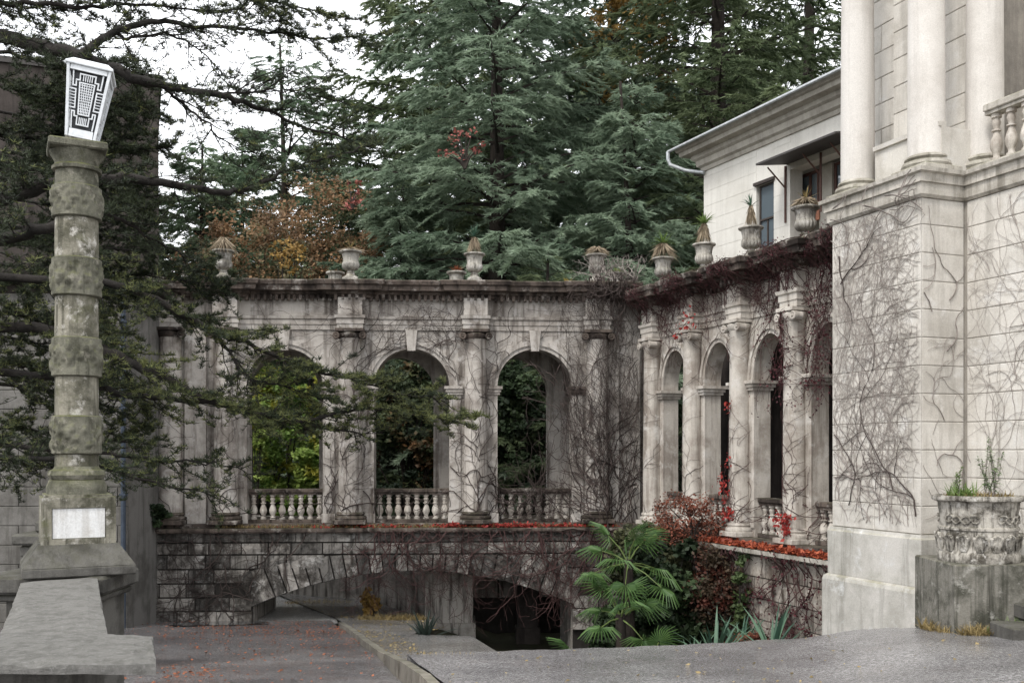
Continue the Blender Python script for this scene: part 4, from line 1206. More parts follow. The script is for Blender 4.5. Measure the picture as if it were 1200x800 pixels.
def on(fr, px, y): 
    s = fr.s(px, y); return fr.pt(s, y)
ZC = 4.40
spec = [  # px, frame, inset, kind, scale, label
 (262, FM, -.05, 'big', 1.0, "urn heaped with a cone of dead leaves, leftmost tall urn on the long cornice"),
 (222, FM, 1.6, 'small', 1.0, "low urn half hidden by cedar branches at the far left of the cornice"),
 (411, FM, -.05, 'big', 1.02, "bare urn on the long cornice over the column left of the middle arch"),
 (393, FM, 1.5, 'small', 1.05, "low urn just left of the bare tall urn on the long cornice"),
 (556, FM, -.05, 'big', .98, "urn crowned with a spiky agave on a shaggy stump, over the middle column"),
 (535, FM, 1.4, 'small', 1.1, "low urn with a rusty orange tuft beside the agave urn"),
 (699, FM, -.05, 'big', .98, "urn topped by a flat cake of dead leaves near the inner corner of the cornices"),
 (723, FM, 1.4, 'small', 1.1, "low vine tangled urn holding a lime rosette near the inner corner"),
 (777, FW, .0, 'big', .98, "first urn on the wing cornice under a drooping dead leaf skirt"),
 (825, FW, .0, 'big', .96, "urn with tall thatched stump against the left corner of the cream house"),
 (880, FW, .0, 'big', .96, "urn with a thin upright agave in front of the tall narrow house window"),
 (944, FW, .0, 'big', .98, "urn in front of the terracotta board, nearest to the pale corner block"),
]
for i, (px, fr, y, kind, sc, lab) in enumerate(spec):
    x, yy = on(fr, px, y); urn(kind, x, yy, ZC if fr is FM else ZC - .27, lab, fr.a, sc)
def topz(sc=1.0, kind='big'): return ZC + (.77 * sc if kind == 'big' else .49 * sc)
GP = "plants growing in the cornice urns"
def plant_at(px, fr, y): return on(fr, px, y)
def heap(px, fr, y, kind, r, h, label):
    x, yy = on(fr, px, y); o = thatch(x, yy, topz(1, kind) - (.27 if fr is FW else 0), r, h, label); 
    tag(o, label, "dead leaves", "heaps of dead leaves on the urns")
heap(262, FM, -.05, 'big', .30, .34, "brown cone of dead leaves on the leftmost tall urn")
heap(411, FM, -.05, 'big', .28, .10, "thin grey crust of dead leaves on the urn left of the middle arch")
heap(556, FM, -.05, 'big', .17, .42, "shaggy pale stump of dead agave leaves on the middle urn")
heap(699, FM, -.05, 'big', .29, .20, "flat brown cake of dead leaves on the urn by the inner corner")
heap(777, FW, 0, 'big', .30, .36, "drooping dome of dead leaves on the first wing urn")
heap(825, FW, 0, 'big', .16, .46, "tall thatched stump of dead leaves in the urn by the house corner")
heap(880, FW, 0, 'big', .11, .44, "pale thin dead stump in the urn before the narrow window")
heap(944, FW, 0, 'big', .27, .17, "sandy dead leaf mound in the urn before the terracotta board")
for (px, fr, y, dz, n_, L, wd, mk, lab, sd_) in [
  (556, FM, -.05, .40, 26, .36, .03, 'agave', "spiky green agave on the shaggy stump of the middle urn", 1),
  (777, FW, 0, .34, 34, .36, .03, 'potgreen', "bright green agave crowning the first wing urn", 2),
  (825, FW, 0, .44, 28, .32, .03, 'potgreen', "green agave tuft on the thatched stump by the house corner", 3),
  (880, FW, 0, .42, 16, .26, .025, 'agave', "small upright agave in the urn before the narrow window", 4),
  (944, FW, 0, .10, 14, .3, .02, 'drygrass', "dry yellowing spikes in the urn before the terracotta board", 5),
  (223, FM, 1.6, -.28, 20, .2, .03, 'drygrass', "dry tuft in the low urn at the far left", 6),
  (535, FM, 1.4, -.26, 60, .22, .03, 'fallen', "rusty orange tuft in the low urn beside the middle urn", 7),
  (723, FM, 1.4, -.26, 46, .24, .04, 'lime', "lime yellow rosette in the low urn by the inner corner", 8),
  (411, FM, -.05, .06, 14, .35, .012, 'drygrass', "few thin dry stalks on the urn left of the middle arch", 9)]:
    x, yy = on(fr, px, y); rosette("urn_plant", x, yy, topz() + dz - (.27 if fr is FW else 0), n_ + 8, L * 1.35, wd * 1.3, M[mk], lab, "plant", .1, 1.45, .3, sd_, GP)
x, yy = on(FM, 666, .3); rosette("urn_plant", x, yy, ZC, 30, .3, .05, M['yellow'], "small yellow leaved seedling rooted on the cornice left of the corner urns", "plant", .3, 1.4, .3, 31)
x, yy = on(FM, 376, 1.0); rosette("urn_plant", x, yy, ZC, 14, .3, .08, M['lime'], "pale green seedling rooted on the cornice left of the bare urns", "plant", .3, 1.4, .2, 32)

# ---------------------------------------------------------------- carved pot on its pedestal, right foreground
PX0, PY0 = 5.99, 13.5
pz1 = -(661.5 - 530) / FPX * PY0
PD = Thing("pot_pedestal", "stained concrete pedestal block under the big carved flower pot", "pedestal", (6.6, 14.1, -2.6))
m = MB(); m.box(PX0 - 6.6, 1.6, PY0 - 14.1, .75, -2.6, pz1, .02); PD.part("block", m, M['pedestal'])
m = MB(); m.box(PX0 + .46 - 6.6, 1.602, PY0 - .022 - 14.1, PY0 - 14.102, -2.6, pz1 - .004); PD.part("render_patch", m, M['pedestal'])
st = Thing("step", "low concrete step beside the pot pedestal at the right edge", "step", (7.12, 12.9, -2.6))
m = MB(); m.box(-.8, 1.5, -.3, .32, -2.6, -2.22, .02); st.part("tread", m, M['darkconc'])
m = MB(); m.box(-.35, 1.5, .0, .58, -2.218, -2.02, .02); st.part("riser", m, M['darkconc'])
cxp, cyp = 6.57, 14.07
POT = Thing("flower_pot", "large round carved concrete flower pot planted with grass and herbs", "flower pot", (cxp, cyp, pz1))
ph = (661 - 583) / FPX * 14.0
m = MB(); rr = .545
m.lathe([(rr * .97, 0), (rr * .985, .02), (rr * .985, ph * .12), (rr * .955, ph * .15), (rr * .93, ph * .20), (rr * .935, ph * .46), (rr * .97, ph * .48), (rr * .97, ph * .51), (rr * .93, ph * .53), (rr * .935, ph * .72), (rr * .96, ph * .80), (rr * .97, ph * .88), (rr * 1.06, ph * .93), (rr * 1.0, ph * .97), (rr * .92, ph * .96), (rr * .86, ph * .9), (rr * .0, ph * .9)], 64, (0, 0, pz1))
POT.part("bowl", m, M['potstone'], None, 35)
m = MB()
m.lathe([(rr * 1.02, ph * .90), (rr * 1.10, ph * .915), (rr * 1.115, ph * .95), (rr * 1.09, ph * .985), (rr * .98, ph * .985), (rr * .95, ph * .93)], 96, (0, 0, pz1), lambda a, z, r: 1 + .012 * math.cos(a * 48)); POT.part("rope_rim", m, M['potstone'], None, 50)
for i in range(16):
    a = 2 * math.pi * i / 16; m = MB(); zb = pz1 + ph * .17; H_ = ph * .30
    for lob, (da, s_) in enumerate(((0, 1.0), (-.13, .8), (.13, .8), (-.055, .93), (.055, .93))):
        pts = []
        for t in range(7):
            u = t / 6; rad = rr * (.945 + .03 * math.sin(u * 2.2) + (.045 if u > .8 else 0)); aa = a + da * (.35 + .75 * u) * (1 if u < .85 else 1.1)
            pts.append((rad * math.cos(aa), rad * math.sin(aa), zb + H_ * s_ * (u if u < .9 else .88)))
        m.tube(pts, [.02, .024, .028, .029, .028, .03, .016], 6)
    POT.part("acanthus_leaf", m, M['potstone'], None, 50)
for i in range(9):
    a0 = 2 * math.pi * i / 9; m = MB(); pts = []; zc_ = pz1 + ph * .63
    sg = 1 if i % 2 else -1
    for t in range(26):
        u = t / 25; th = u * 4.4 * math.pi * .5 + .3; q = .095 * (1 - u * .8)
        rad = rr * .955; aa = a0 + (q * math.cos(th) * sg) / rr; pts.append((rad * math.cos(aa), rad * math.sin(aa), zc_ + q * math.sin(th) * .8))
    m.tube(pts, [.017 - .008 * t / 25 for t in range(26)], 5)
    pts = [(rr * .955 * math.cos(a0 + (.1 + .5 * t / 8) * sg), rr * .955 * math.sin(a0 + (.1 + .5 * t / 8) * sg), zc_ + .05 * math.sin(t / 8 * 6.28)) for t in range(9)]
    m.tube(pts, [.013] * 9, 5)
    POT.part("scroll", m, M['potstone'], None, 50)
m = MB(); m.lathe([(rr * .86, ph * .93), (rr * .5, ph * .97), (0, ph * .99)], 24, (0, 0, pz1)); POT.part("soil", m, M['soil'])
zt = pz1 + ph * .95
g = np.random.default_rng(8)
def tuft(name, cx, cy, z, rx, ry, n, L, Wd, mat, label, cat, seed, up=1.1, spread=.5, bend=.3, group=None):
    g = np.random.default_rng(seed)
    a = g.uniform(0, 6.283, n); r_ = np.sqrt(g.uniform(0, 1, n))
    P = np.stack([r_ * np.cos(a) * rx, r_ * np.sin(a) * ry, np.zeros(n)], 1)
    D = np.stack([g.normal(0, spread, n), g.normal(0, spread, n), np.full(n, up)], 1); D /= np.linalg.norm(D, axis=1)[:, None]
    V = blades(P, D, L * g.uniform(.4, 1.1, n), np.full(n, Wd), g, bend)
    o = link_np(name, V, 4, mat, np.repeat(g.uniform(0, 1, n), 3)); o.location = (cx, cy, z)
    tag(o, label, cat, group); return o
tuft("grass_tuft", cxp - .26, cyp - .1, zt, .18, .2, 110, .36, .018, M['potgreen'], "bright green grass tuft at the left of the big pot", "grass", 1, .9, .55)
tuft("dry_grass", cxp + .0, cyp, zt, .46, .44, 420, .17, .012, M['drygrass'], "low dry brown grass filling the big pot", "grass", 2, .8, .6)
# tall feathery herb
def herb(cx, cy, z, h, n, label, seed, mat):
    g = np.random.default_rng(seed); T = Thing("herb", label, "plant", (cx, cy, z)); m = MB(); Ps, Ds, Ls = [], [], []
    for i in range(n):
        lean = g.normal(0, .16, 2); hh = h * g.uniform(.55, 1.0); pts = []
        b = g.normal(0, .05, 2)
        for t in range(6):
            u = t / 5; pts.append((b[0] + lean[0] * u * hh + .02 * math.sin(u * 5 + i), b[1] + lean[1] * u * hh, z + hh * u))
        m.tube(pts, [.007 - .004 * t / 5 for t in range(6)], 4)
        for q in range(60):
            u = g.uniform(.15, 1); k = min(int(u * 5), 4); f = u * 5 - k
            p = np.array(pts[k]) * (1 - f) + np.array(pts[k + 1]) * f
            a = g.uniform(0, 6.28); Ps.append(p + np.array([cx, cy, 0])); Ds.append([math.cos(a), math.sin(a), g.uniform(-.2, .9)]); Ls.append(g.uniform(.05, .13) * (1.15 - .6 * u))
    T.part("stems", m, mat if False else M['vinepale'])
    Ds = np.array(Ds); Ds /= np.linalg.norm(Ds, axis=1)[:, None]
    T.np("leaves", blades(np.array(Ps), Ds, np.array(Ls), np.full(len(Ps), .02), g, .3), 4, mat, np.repeat(g.uniform(0, 1, len(Ps)), 3))
M['herb'] = foliage('grey green herb', (0.10, 0.16, 0.07), (0.26, 0.34, 0.17), 0.3, 0.5)
herb(cxp + .14, cyp - .05, zt, .86, 9, "tall feathery grey green herb rising from the big pot", 4, M['herb'])
herb(cxp - .30, cyp - .05, zt, .5, 3, "shorter green herb at the left side of the big pot", 6, M['potgreen'])
# weeds at the pedestal foot
tuft("dry_grass", 5.9, 13.95, zfore(5.9, 13.95) - .03, .1, .45, 260, .28, .014, M['drygrass'], "straw coloured grass along the left side of the pot pedestal", "grass", 15, .8, .5)
tuft("dry_grass", 6.25, 13.3, zfore(6.25, 13.3) - .02, .3, .14, 340, .3, .014, M['drygrass'], "straw coloured dry grass at the foot of the pot pedestal", "grass", 5, .8, .55)
tuft("grass_tuft", 6.72, 13.12, zfore(6.72, 13.12) - .02, .3, .14, 220, .42, .014, M['potgreen'], "green weeds before the right side of the pot pedestal", "grass", 6, .9, .6)
tuft("grass_tuft", 6.45, 13.3, zfore(6.45, 13.3) - .02, .14, .1, 90, .26, .012, M['potgreen'], "small green weed tuft in front of the pot pedestal", "grass", 7, .9, .5)

# ---------------------------------------------------------------- bare creeper stems
def creeper(name, label, cat, fr, starts, front, steps, mat, seed, branch=.10, step=.11, r0=.02, wob=.30, up=1.2, zmax=9, zmin=-9, xmin=-99, xmax=99, loose=0.0, leafmat=None, leafn=0, leafs=.06, group=None, maxseg=9000, sides=3, rmin=.004):
    """random-walk stems hugging a wall; starts: (x, z, heading, radius, steps). front(x,z) gives wall y or None over an opening"""
    rg = random.Random(seed); g = np.random.default_rng(seed)
    x0, z0 = starts[0][0], min(s[1] for s in starts)
    ox, oy = fr.pt(x0, 0)
    T = Thing(name, label, cat, (ox, oy, z0), fr.a, group)
    m = MB(); nseg = 0; pts_all = []
    Q = [(x, z, a, r, n) for (x, z, a, r, n) in starts]
    qi = 0
    while qi < len(Q) and nseg < maxseg:
        x, z, a, r, n = Q[qi]; qi += 1
        line, rads = [], []; off = rg.uniform(0, loose); ph = rg.uniform(0, 6); lasty = front(x, z) or 0.0
        curl = rg.uniform(-.12, .12)
        for i in range(n):
            y = front(x, z)
            if y is None:
                if loose < .05: break
                y = lasty
            lasty = lasty + max(-.09, min(.09, y - lasty))
            o = off * abs(math.sin(ph + i * .35))
            line.append((x - x0, lasty - .006 - r * .8 - o, z)); rads.append(max(rmin, r * (1 - .75 * i / n)))
            a += rg.gauss(curl * .5, wob); 
            a += .05 * up * math.cos(a) if up else 0
            x += step * math.cos(a); z += step * math.sin(a)
            if not (zmin < z < zmax and xmin < x < xmax): break
            if rg.random() < branch and r > rmin * 1.05 and i > 1:
                Q.append((x, z, a + rg.choice((-1, 1)) * rg.uniform(.5, 1.3), max(rmin, rads[-1] * .72), max(4, int((n - i) * rg.uniform(.5, 1.0)))))
        if len(line) > 2:
            m.tube(line, rads, sides, False); nseg += len(line); pts_all += line
    T.part("stems", m, mat)
    if leafmat is not None and leafn:
        idx = g.integers(0, len(pts_all), leafn); P = np.array(pts_all)[idx]
        return T, P
    return T, np.array(pts_all)

def leaves(P, size, g, tilt=(0, -1, -.3), jitter=.6, pos=.05):
    """diamond leaves, one quad each"""
    n = len(P); N = np.array(tilt) + g.normal(0, jitter, (n, 3)); N /= np.linalg.norm(N, axis=1)[:, None]
    A = np.cross(N, g.normal(size=(n, 3))); A /= np.linalg.norm(A, axis=1)[:, None]; B_ = np.cross(N, A)
    c = P + g.normal(0, pos, (n, 3)); s = (size * g.uniform(.6, 1.25, n))[:, None]
    V = np.empty((n, 4, 3)); V[:, 0] = c - A * s * .62; V[:, 1] = c + B_ * s * .42 - N * s * .1; V[:, 2] = c + A * s * .62; V[:, 3] = c - B_ * s * .42 - N * s * .1
    return V.reshape(-1, 3)

def front_main(x, z):
    if z > 3.95: return -.30
    for c in mcol:
        d = abs(x - c)
        if d < .30 and z < 3.16: return -.14 - math.sqrt(.0961 - d * d)
        if d < .36 and z > 3.5: return -.35
    if z > 3.16: return -.13
    for c in arch_c:
        if abs(x - c) < HWID:
            zt = 1.72 + .96 * math.sqrt(1 - ((x - c) / HWID) ** 2)
            if z < zt:
                if z < -.9: return .14
                return None
        d = math.hypot(x - c, (z - 1.72)); 
        if z > 1.72 and d < HWID + .22: return -.10
    return -.04
def front_wing(x, z):
    if z > 3.68: return -.30
    for c in wcol:
        d = abs(x - c)
        if d < .225 and z < 2.89: return -.14 - math.sqrt(.0555 - d * d)
        if d < .28 and z > 3.2: return -.32
    if z > 2.89: return -.11
    for c in warch:
        if abs(x - c) < WH:
            zt = 1.55 + .95 * math.sqrt(1 - ((x - c) / WH) ** 2)
            if z < zt: return .15 if z < -.95 else None
    return -.06
up_ = R(90)
rs = random.Random(11)
# corner mass of stems
xc = FM.s(725)
st_ = [(xc + rs.uniform(-.5, .55), ZF - .2, up_ + rs.uniform(-.35, .35), rs.uniform(.008, .022), 70) for _ in range(24)]
creeper("bare_creeper", "dense tangle of bare brown creeper stems filling the inner corner of the arcades", "creeper", FM, st_, lambda x, z: (front_main(x, z) or -.05) if x > FM.s(670) else front_main(x, z), 60, M['vine'], 21, .12, .11, .02, .26, 1.4, 4.9, -2.2, FM.s(655), 3.3, .42, maxseg=9000)
# hanging curtain over the cornice
st_ = [(rs.uniform(FM.s(682), 3.2), 4.42 + rs.uniform(-.05, .1), -up_ + rs.uniform(-.5, .5), rs.uniform(.008, .016), rs.randint(8, 22)) for _ in range(60)]
creeper("bare_creeper", "curtain of bare creeper twigs hanging over the cornice at the inner corner", "creeper", FM, st_, lambda x, z: -.5 if z > 3.9 else -.42 + max(0, 3.9 - z) * .1, 20, M['vine'], 22, .12, .1, .012, .35, -1.2, 5.0, 1.2, FM.s(660), 3.4, .25, maxseg=3500)
st_ = [(rs.uniform(FM.s(690), 3.3), 4.42, rs.uniform(.3, 2.6), rs.uniform(.007, .014), rs.randint(6, 16)) for _ in range(60)]
creeper("bare_creeper", "thicket of bare twigs sprawling on top of the cornice around the vine tangled urn", "creeper", FM, st_, lambda x, z: -.2 + .8 * rs.random() * 0, 20, M['vinepale'], 23, .1, .1, .012, .3, 0, 5.1, 4.3, FM.s(640), 3.5, .5, maxseg=2000)
# each bay of the long arcade
for i, (xa, xb, lab, ns, msg) in enumerate((
    (FM.s(160), FM.s(285), "thin bare creeper on the columns at the left end of the long arcade", 6, 900),
    (FM.s(380), FM.s(440), "bare creeper climbing the pier between the first and the middle arch", 7, 2200),
    (FM.s(528), FM.s(590), "bare creeper climbing the pier between the middle arch and the right arch", 9, 3200),
    (FM.s(662), FM.s(712), "bare creeper veining the pier right of the right arch", 10, 3200))):
    st_ = [(rs.uniform(xa, xb), ZF, up_ + rs.uniform(-.4, .4), rs.uniform(.008, .02), 66) for _ in range(ns)]
    creeper("bare_creeper", lab, "creeper", FM, st_, front_main, 60, M['vine'], 30 + i, .15, .10, .015, .34, .8, 3.9, ZF - .1, xa - 1.3, xb + 1.3, .0, maxseg=msg, rmin=.0045)
st_ = [(rs.choice([FM.s(545), FM.s(528), FM.s(585), FM.s(420), FM.s(690)]) + rs.uniform(-.1, .1), rs.uniform(1.2, 3.1), rs.uniform(0, 3.1), .011, 50) for _ in range(22)]
creeper("bare_creeper", "network of thin creeper over the spandrels and frieze of the long arcade", "creeper", FM, st_, front_main, 60, M['vine'], 41, .16, .10, .012, .3, 0, 3.85, 1.0, XL, 3.2, .0, maxseg=4200, rmin=.005)
# loose twigs across the foot of the right arch
st_ = [(FM.s(600) + rs.uniform(-.3, 1.2), ZF + rs.uniform(0, .5), rs.uniform(.2, 2.9), rs.uniform(.008, .016), rs.randint(8, 24)) for _ in range(34)]
creeper("bare_creeper", "bare twigs sprawling over the balustrade of the right arch", "creeper", FM, st_, lambda x, z: .02, 20, M['vine'], 42, .14, .1, .012, .3, .4, 1.4, ZF - .1, FM.s(575), FM.s(720), .3, maxseg=1800)
st_ = [(FM.s(655) + rs.uniform(-.12, .1), ZF + rs.uniform(0, 3.6), rs.uniform(1.2, 3.0), rs.uniform(.008, .02), rs.randint(10, 30)) for _ in range(16)]
creeper("bare_creeper", "bare stems climbing inside the right jamb of the right arch", "creeper", FM, st_, lambda x, z: .2, 20, M['vine'], 43, .14, .1, .012, .3, .6, 2.5, ZF - .1, FM.s(610), FM.s(680), .25, maxseg=1400)
# wing
for i, (cx_, ns, lab, msg) in enumerate(((wcol[0], 4, "thin bare creeper on the first column of the wing by the inner corner", 700), (wcol[1], 3, "few thin creeper threads around the smooth second column of the wing", 420), (wcol[2], 12, "bare creeper with fine red brown threads over the third wing column", 3600), (wcol[3], 16, "dense net of creeper wrapping the fourth wing column beside the corner block", 4600))):
    st_ = [(cx_ + rs.uniform(-.42, .42), ZF, up_ + rs.uniform(-.3, .3), rs.uniform(.004, .010), 70) for _ in range(ns)]
    creeper("bare_creeper", lab, "creeper", FW, st_, front_wing, 60, M['vine'] if i < 2 else M['vinered'], 50 + i, .16, .09, .012, .34, .9, 3.7, ZF - .1, cx_ - .7, cx_ + .75, .0, maxseg=int(msg * 1.2), rmin=.0034)
# maroon creeper over the wing cornice
def corn_front(x, z):
    f = .27 if any(abs(x - c) < .40 for c in wcol) else 0.0
    if z > 3.85: return -.45 - f
    if z > 3.68: return -.2 - f
    return (front_wing(x, z) or -.1) - .02
g = np.random.default_rng(5)
st_ = [(rs.uniform(.2, 8.3), 4.13 + rs.uniform(-.3, .03), rs.choice((rs.uniform(-2.8, -.3), rs.uniform(-.25, .2))), rs.uniform(.006, .014), rs.randint(8, 30)) for _ in range(240)]
T, P = creeper("maroon_creeper", "maroon creeper draped along the wing cornice below its urns", "creeper", FW, st_, corn_front, 20, M['vinered'], 61, .1, .09, .01, .4, -.6, 4.2, 1.5, .1, 8.4, .05, maxseg=9500)
Pz = P[:, 2]; keep = g.uniform(0, 1, len(P)) < np.clip((Pz - 2.4) / 1.5, 0.02, 1) ** 1.6
P2_ = np.repeat(P[keep][::2], 3, 0)
Vl = leaves(P2_, .028, g, (0, -1, -.1), .7, .05); Vl[:, 2] -= T.z0
T.np("leaves", Vl, 4, M['maroon'], g.uniform(0, 1, len(P2_)), world=False)
st_ = [(rs.uniform(5.6, 8.0), 3.6, -up_ + rs.uniform(-.3, .3), rs.uniform(.006, .012), 34) for _ in range(26)]
T, P = creeper("maroon_creeper", "trails of maroon creeper hanging over the last wing arches beside the corner block", "creeper", FW, st_, lambda x, z: (front_wing(x, z) or -.08) - .03, 20, M['vinered'], 62, .1, .09, .01, .25, -1, 4.0, .6, 4.9, 8.3, .06, maxseg=2400)
P2_ = np.repeat(P[g.uniform(0, 1, len(P)) < .3], 2, 0); Vl = leaves(P2_, .045, g, (0, -1, -.1), .7, .05); Vl[:, 2] -= T.z0
T.np("leaves", Vl, 4, M['maroon'], g.uniform(0, 1, len(P2_)), world=False)
# bright red clusters on the wing columns
def red_cluster(label, cols, fr, name="red_creeper"):
    g = np.random.default_rng(len(label)); Ps = []
    for (x, z, sx, sz, n) in cols:
        Ps.append(np.stack([g.normal(x, sx, n), np.full(n, -.44) + g.normal(0, .05, n), g.normal(z, sz, n)], 1))
    P = np.concatenate(Ps); ox, oy = fr.pt(cols[0][0], -.5); zb = P[:, 2].min()
    T = Thing(name, label, "creeper", (ox, oy, zb), fr.a)
    P2 = P - np.array([cols[0][0], -.5, zb])
    T.np("leaves", leaves(P2, .08, g, (0, -1, .1), .7, .03), 4, M['red'], g.uniform(0, 1, len(P)), world=False)
    m = MB(); zs = sorted([c[1] for c in cols]); xs_ = [c[0] for c in sorted(cols, key=lambda q: q[1])]
    m.tube([(0, .05, 0)] + [(x - cols[0][0], .05, z - zb) for x, z in zip(xs_, zs)], .008, 4); 
    link_mesh("stem", m.v, m.f, M['vinered'], T.o)
red_cluster("string of bright red creeper leaves on the third wing column, glowing at its foot", [(wcol[2] - .02, -1.35, .10, .08, 60), (wcol[2] - .12, -.95, .06, .07, 26), (wcol[2] - .18, -.62, .07, .08, 34), (wcol[2] - .05, -.3, .05, .05, 14), (wcol[2] + .0, -.1, .04, .04, 8)], FW)
red_cluster("bunch of crimson creeper leaves at the foot of the fourth wing column", [(wcol[3] + .03, -1.38, .14, .10, 80), (wcol[3] + .12, -1.55, .05, .08, 24)], FW)
red_cluster("small pink red creeper leaves halfway up the third wing column", [(wcol[2] + .02, 1.0, .06, .07, 12)], FW)
red_cluster("pinkish creeper leaves on the wing entablature above the second column", [(wcol[1] + .3, 3.05, .16, .14, 26), (wcol[1] - .15, 2.8, .08, .1, 10)], FW)
# corner block: fine grey net of stems
def front_block(x, z):
    if x > FL - .5 and rs.random() < (x - FL + .5) * .5: return None
    return -.16 if z > 4.0 else (-.05 if z < -1.28 else -.004)
st_ = [(rs.uniform(.02, FL * .95), rs.uniform(-1.2, -.6), up_ + rs.uniform(-.5, .5), rs.uniform(.004, .009), 70) for _ in range(16)]
st_ += [(rs.uniform(.05, FL * .9), rs.uniform(.8, 3.6), rs.uniform(-2.6, 2.6), rs.uniform(.0024, .0048), 40) for _ in range(130)]
creeper("bare_creeper", "fine grey net of bare creeper over the left face of the corner block", "creeper", FB, st_, front_block, 60, M['vinepale'], 71, .19, .085, .01, .26, .5, 3.95, -1.2, .03, FL - .005, 0, maxseg=9000, rmin=.002)
st_ = [(.45, -.9, R(70), .011, 40), (FL - .05, .5, R(150), .011, 40), (1.5, -.6, R(115), .011, 44), (.25, 2.9, R(60), .014, 16), (.2, 3.4, R(-75), .014, 16), (FL - .1, -1.0, R(110), .014, 30)]
creeper("bare_creeper", "few thick dark creeper stems crossing the left face of the corner block", "creeper", FB, st_, front_block, 60, M['vine'], 72, .12, .085, .016, .22, .4, 3.9, -1.2, .03, FL - .02, 0, maxseg=700)
st_ = [(rs.uniform(.1, FL), 4.02 + rs.uniform(-.1, .2), rs.uniform(-.5, .7), rs.uniform(.006, .014), 26) for _ in range(16)]
creeper("bare_creeper", "bare creeper twigs along the ledge under the big columns", "creeper", FB, st_, lambda x, z: -.18 if z > 3.97 else -.02, 30, M['vinepale'], 73, .15, .085, .01, .35, 0, 4.4, 3.4, .0, FL + .1, 0, maxseg=1300)
FBr = Frame(*FB.pt(FL, RD), FB.a)
st_ = [(rs.uniform(.1, 4.5), rs.uniform(-.8, 3.0), rs.uniform(.2, 2.9), rs.uniform(.003, .006), 50) for _ in range(44)]
creeper("bare_creeper", "thin pale creeper traces on the recessed wall behind the flower pot", "creeper", FBr, st_, lambda x, z: -.004, 60, M['vinepale'], 74, .17, .09, .01, .25, .4, 3.9, -1.2, .03, 5.5, 0, maxseg=5000, rmin=.0019)
FBs = Frame(*FB.pt(FL, 0), FB.a + R(90))
st_ = [(.3, -.2, R(80), .010, 30), (.5, 1.6, R(30), .014, 14), (.2, 2.2, R(100), .012, 26), (.55, 2.4, R(80), .012, 22), (.45, .5, R(110), .008, 26), (.2, 3.2, R(-60), .008, 26)]
creeper("bare_creeper", "bare creeper stem branching on the narrow return face of the corner block", "creeper", FBs, st_, lambda x, z: -.004, 60, M['vinepale'], 75, .2, .085, .01, .36, .5, 3.9, -1.2, .02, RD, 0, maxseg=900)
# bridge: dark stems over the stones
def front_bridge(x, z): 
    if z > -2.02: return -.58
    return -.50
def in_arch(x, z):
    if abs(x - acx) < hw: return z < zc + math.sqrt(RR * RR - (x - acx) ** 2) 
    return False
fb = lambda x, z: None if in_arch(x, z) else front_bridge(x, z)
st_ = [(rs.uniform(BX0, BX1), rs.choice((-2.0, -2.05, rs.uniform(-4.0, -2.6))), rs.choice((rs.uniform(-2.6, -.5), rs.uniform(.3, 2.8))), rs.uniform(.007, .02), 50) for _ in range(75)]
creeper("bare_creeper", "dark bare creeper stems spread over the stones of the bridge", "creeper", FM, st_, fb, 60, M['vine'], 81, .15, .1, .015, .3, 0, -1.93, -4.5, BX0, BX1, 0, maxseg=6500, rmin=.005)
st_ = [(rs.uniform(FM.s(440), FM.s(735)), -1.98, -up_ + rs.uniform(-.6, .6), rs.uniform(.007, .018), 28) for _ in range(60)]
creeper("bare_creeper", "brown creeper hanging over the right half of the bridge arch", "creeper", FM, st_, lambda x, z: None if in_arch(x, z) and x < FM.s(640) else -.55, 60, M['vinered'], 82, .16, .1, .015, .3, -.6, -1.93, -4.8, FM.s(400), BX1, .06, maxseg=4500, rmin=.005)
# terrace wall below the wing
st_ = [(rs.uniform(.3, 8.2), -2.05, -up_ + rs.uniform(-.5, .5), rs.uniform(.008, .02), 34) for _ in range(70)]
T, P = creeper("bare_creeper", "brown creeper hanging down the stone wall below the wing ledge", "creeper", FW, st_, lambda x, z: -.66 if z > -2.15 else -.5, 60, M['vinered'], 83, .15, .1, .015, .28, -.8, -1.9, -5.2, .0, 8.4, .05, maxseg=5200, rmin=.005)
P2_ = np.repeat(P[g.uniform(0, 1, len(P)) < .25], 3, 0); Vl = leaves(P2_, .06, g, (0, -1, 0), .7, .06); Vl[:, 2] -= T.z0
T.np("leaves", Vl, 4, M['maroon'], g.uniform(0, 1, len(P2_)), world=False)

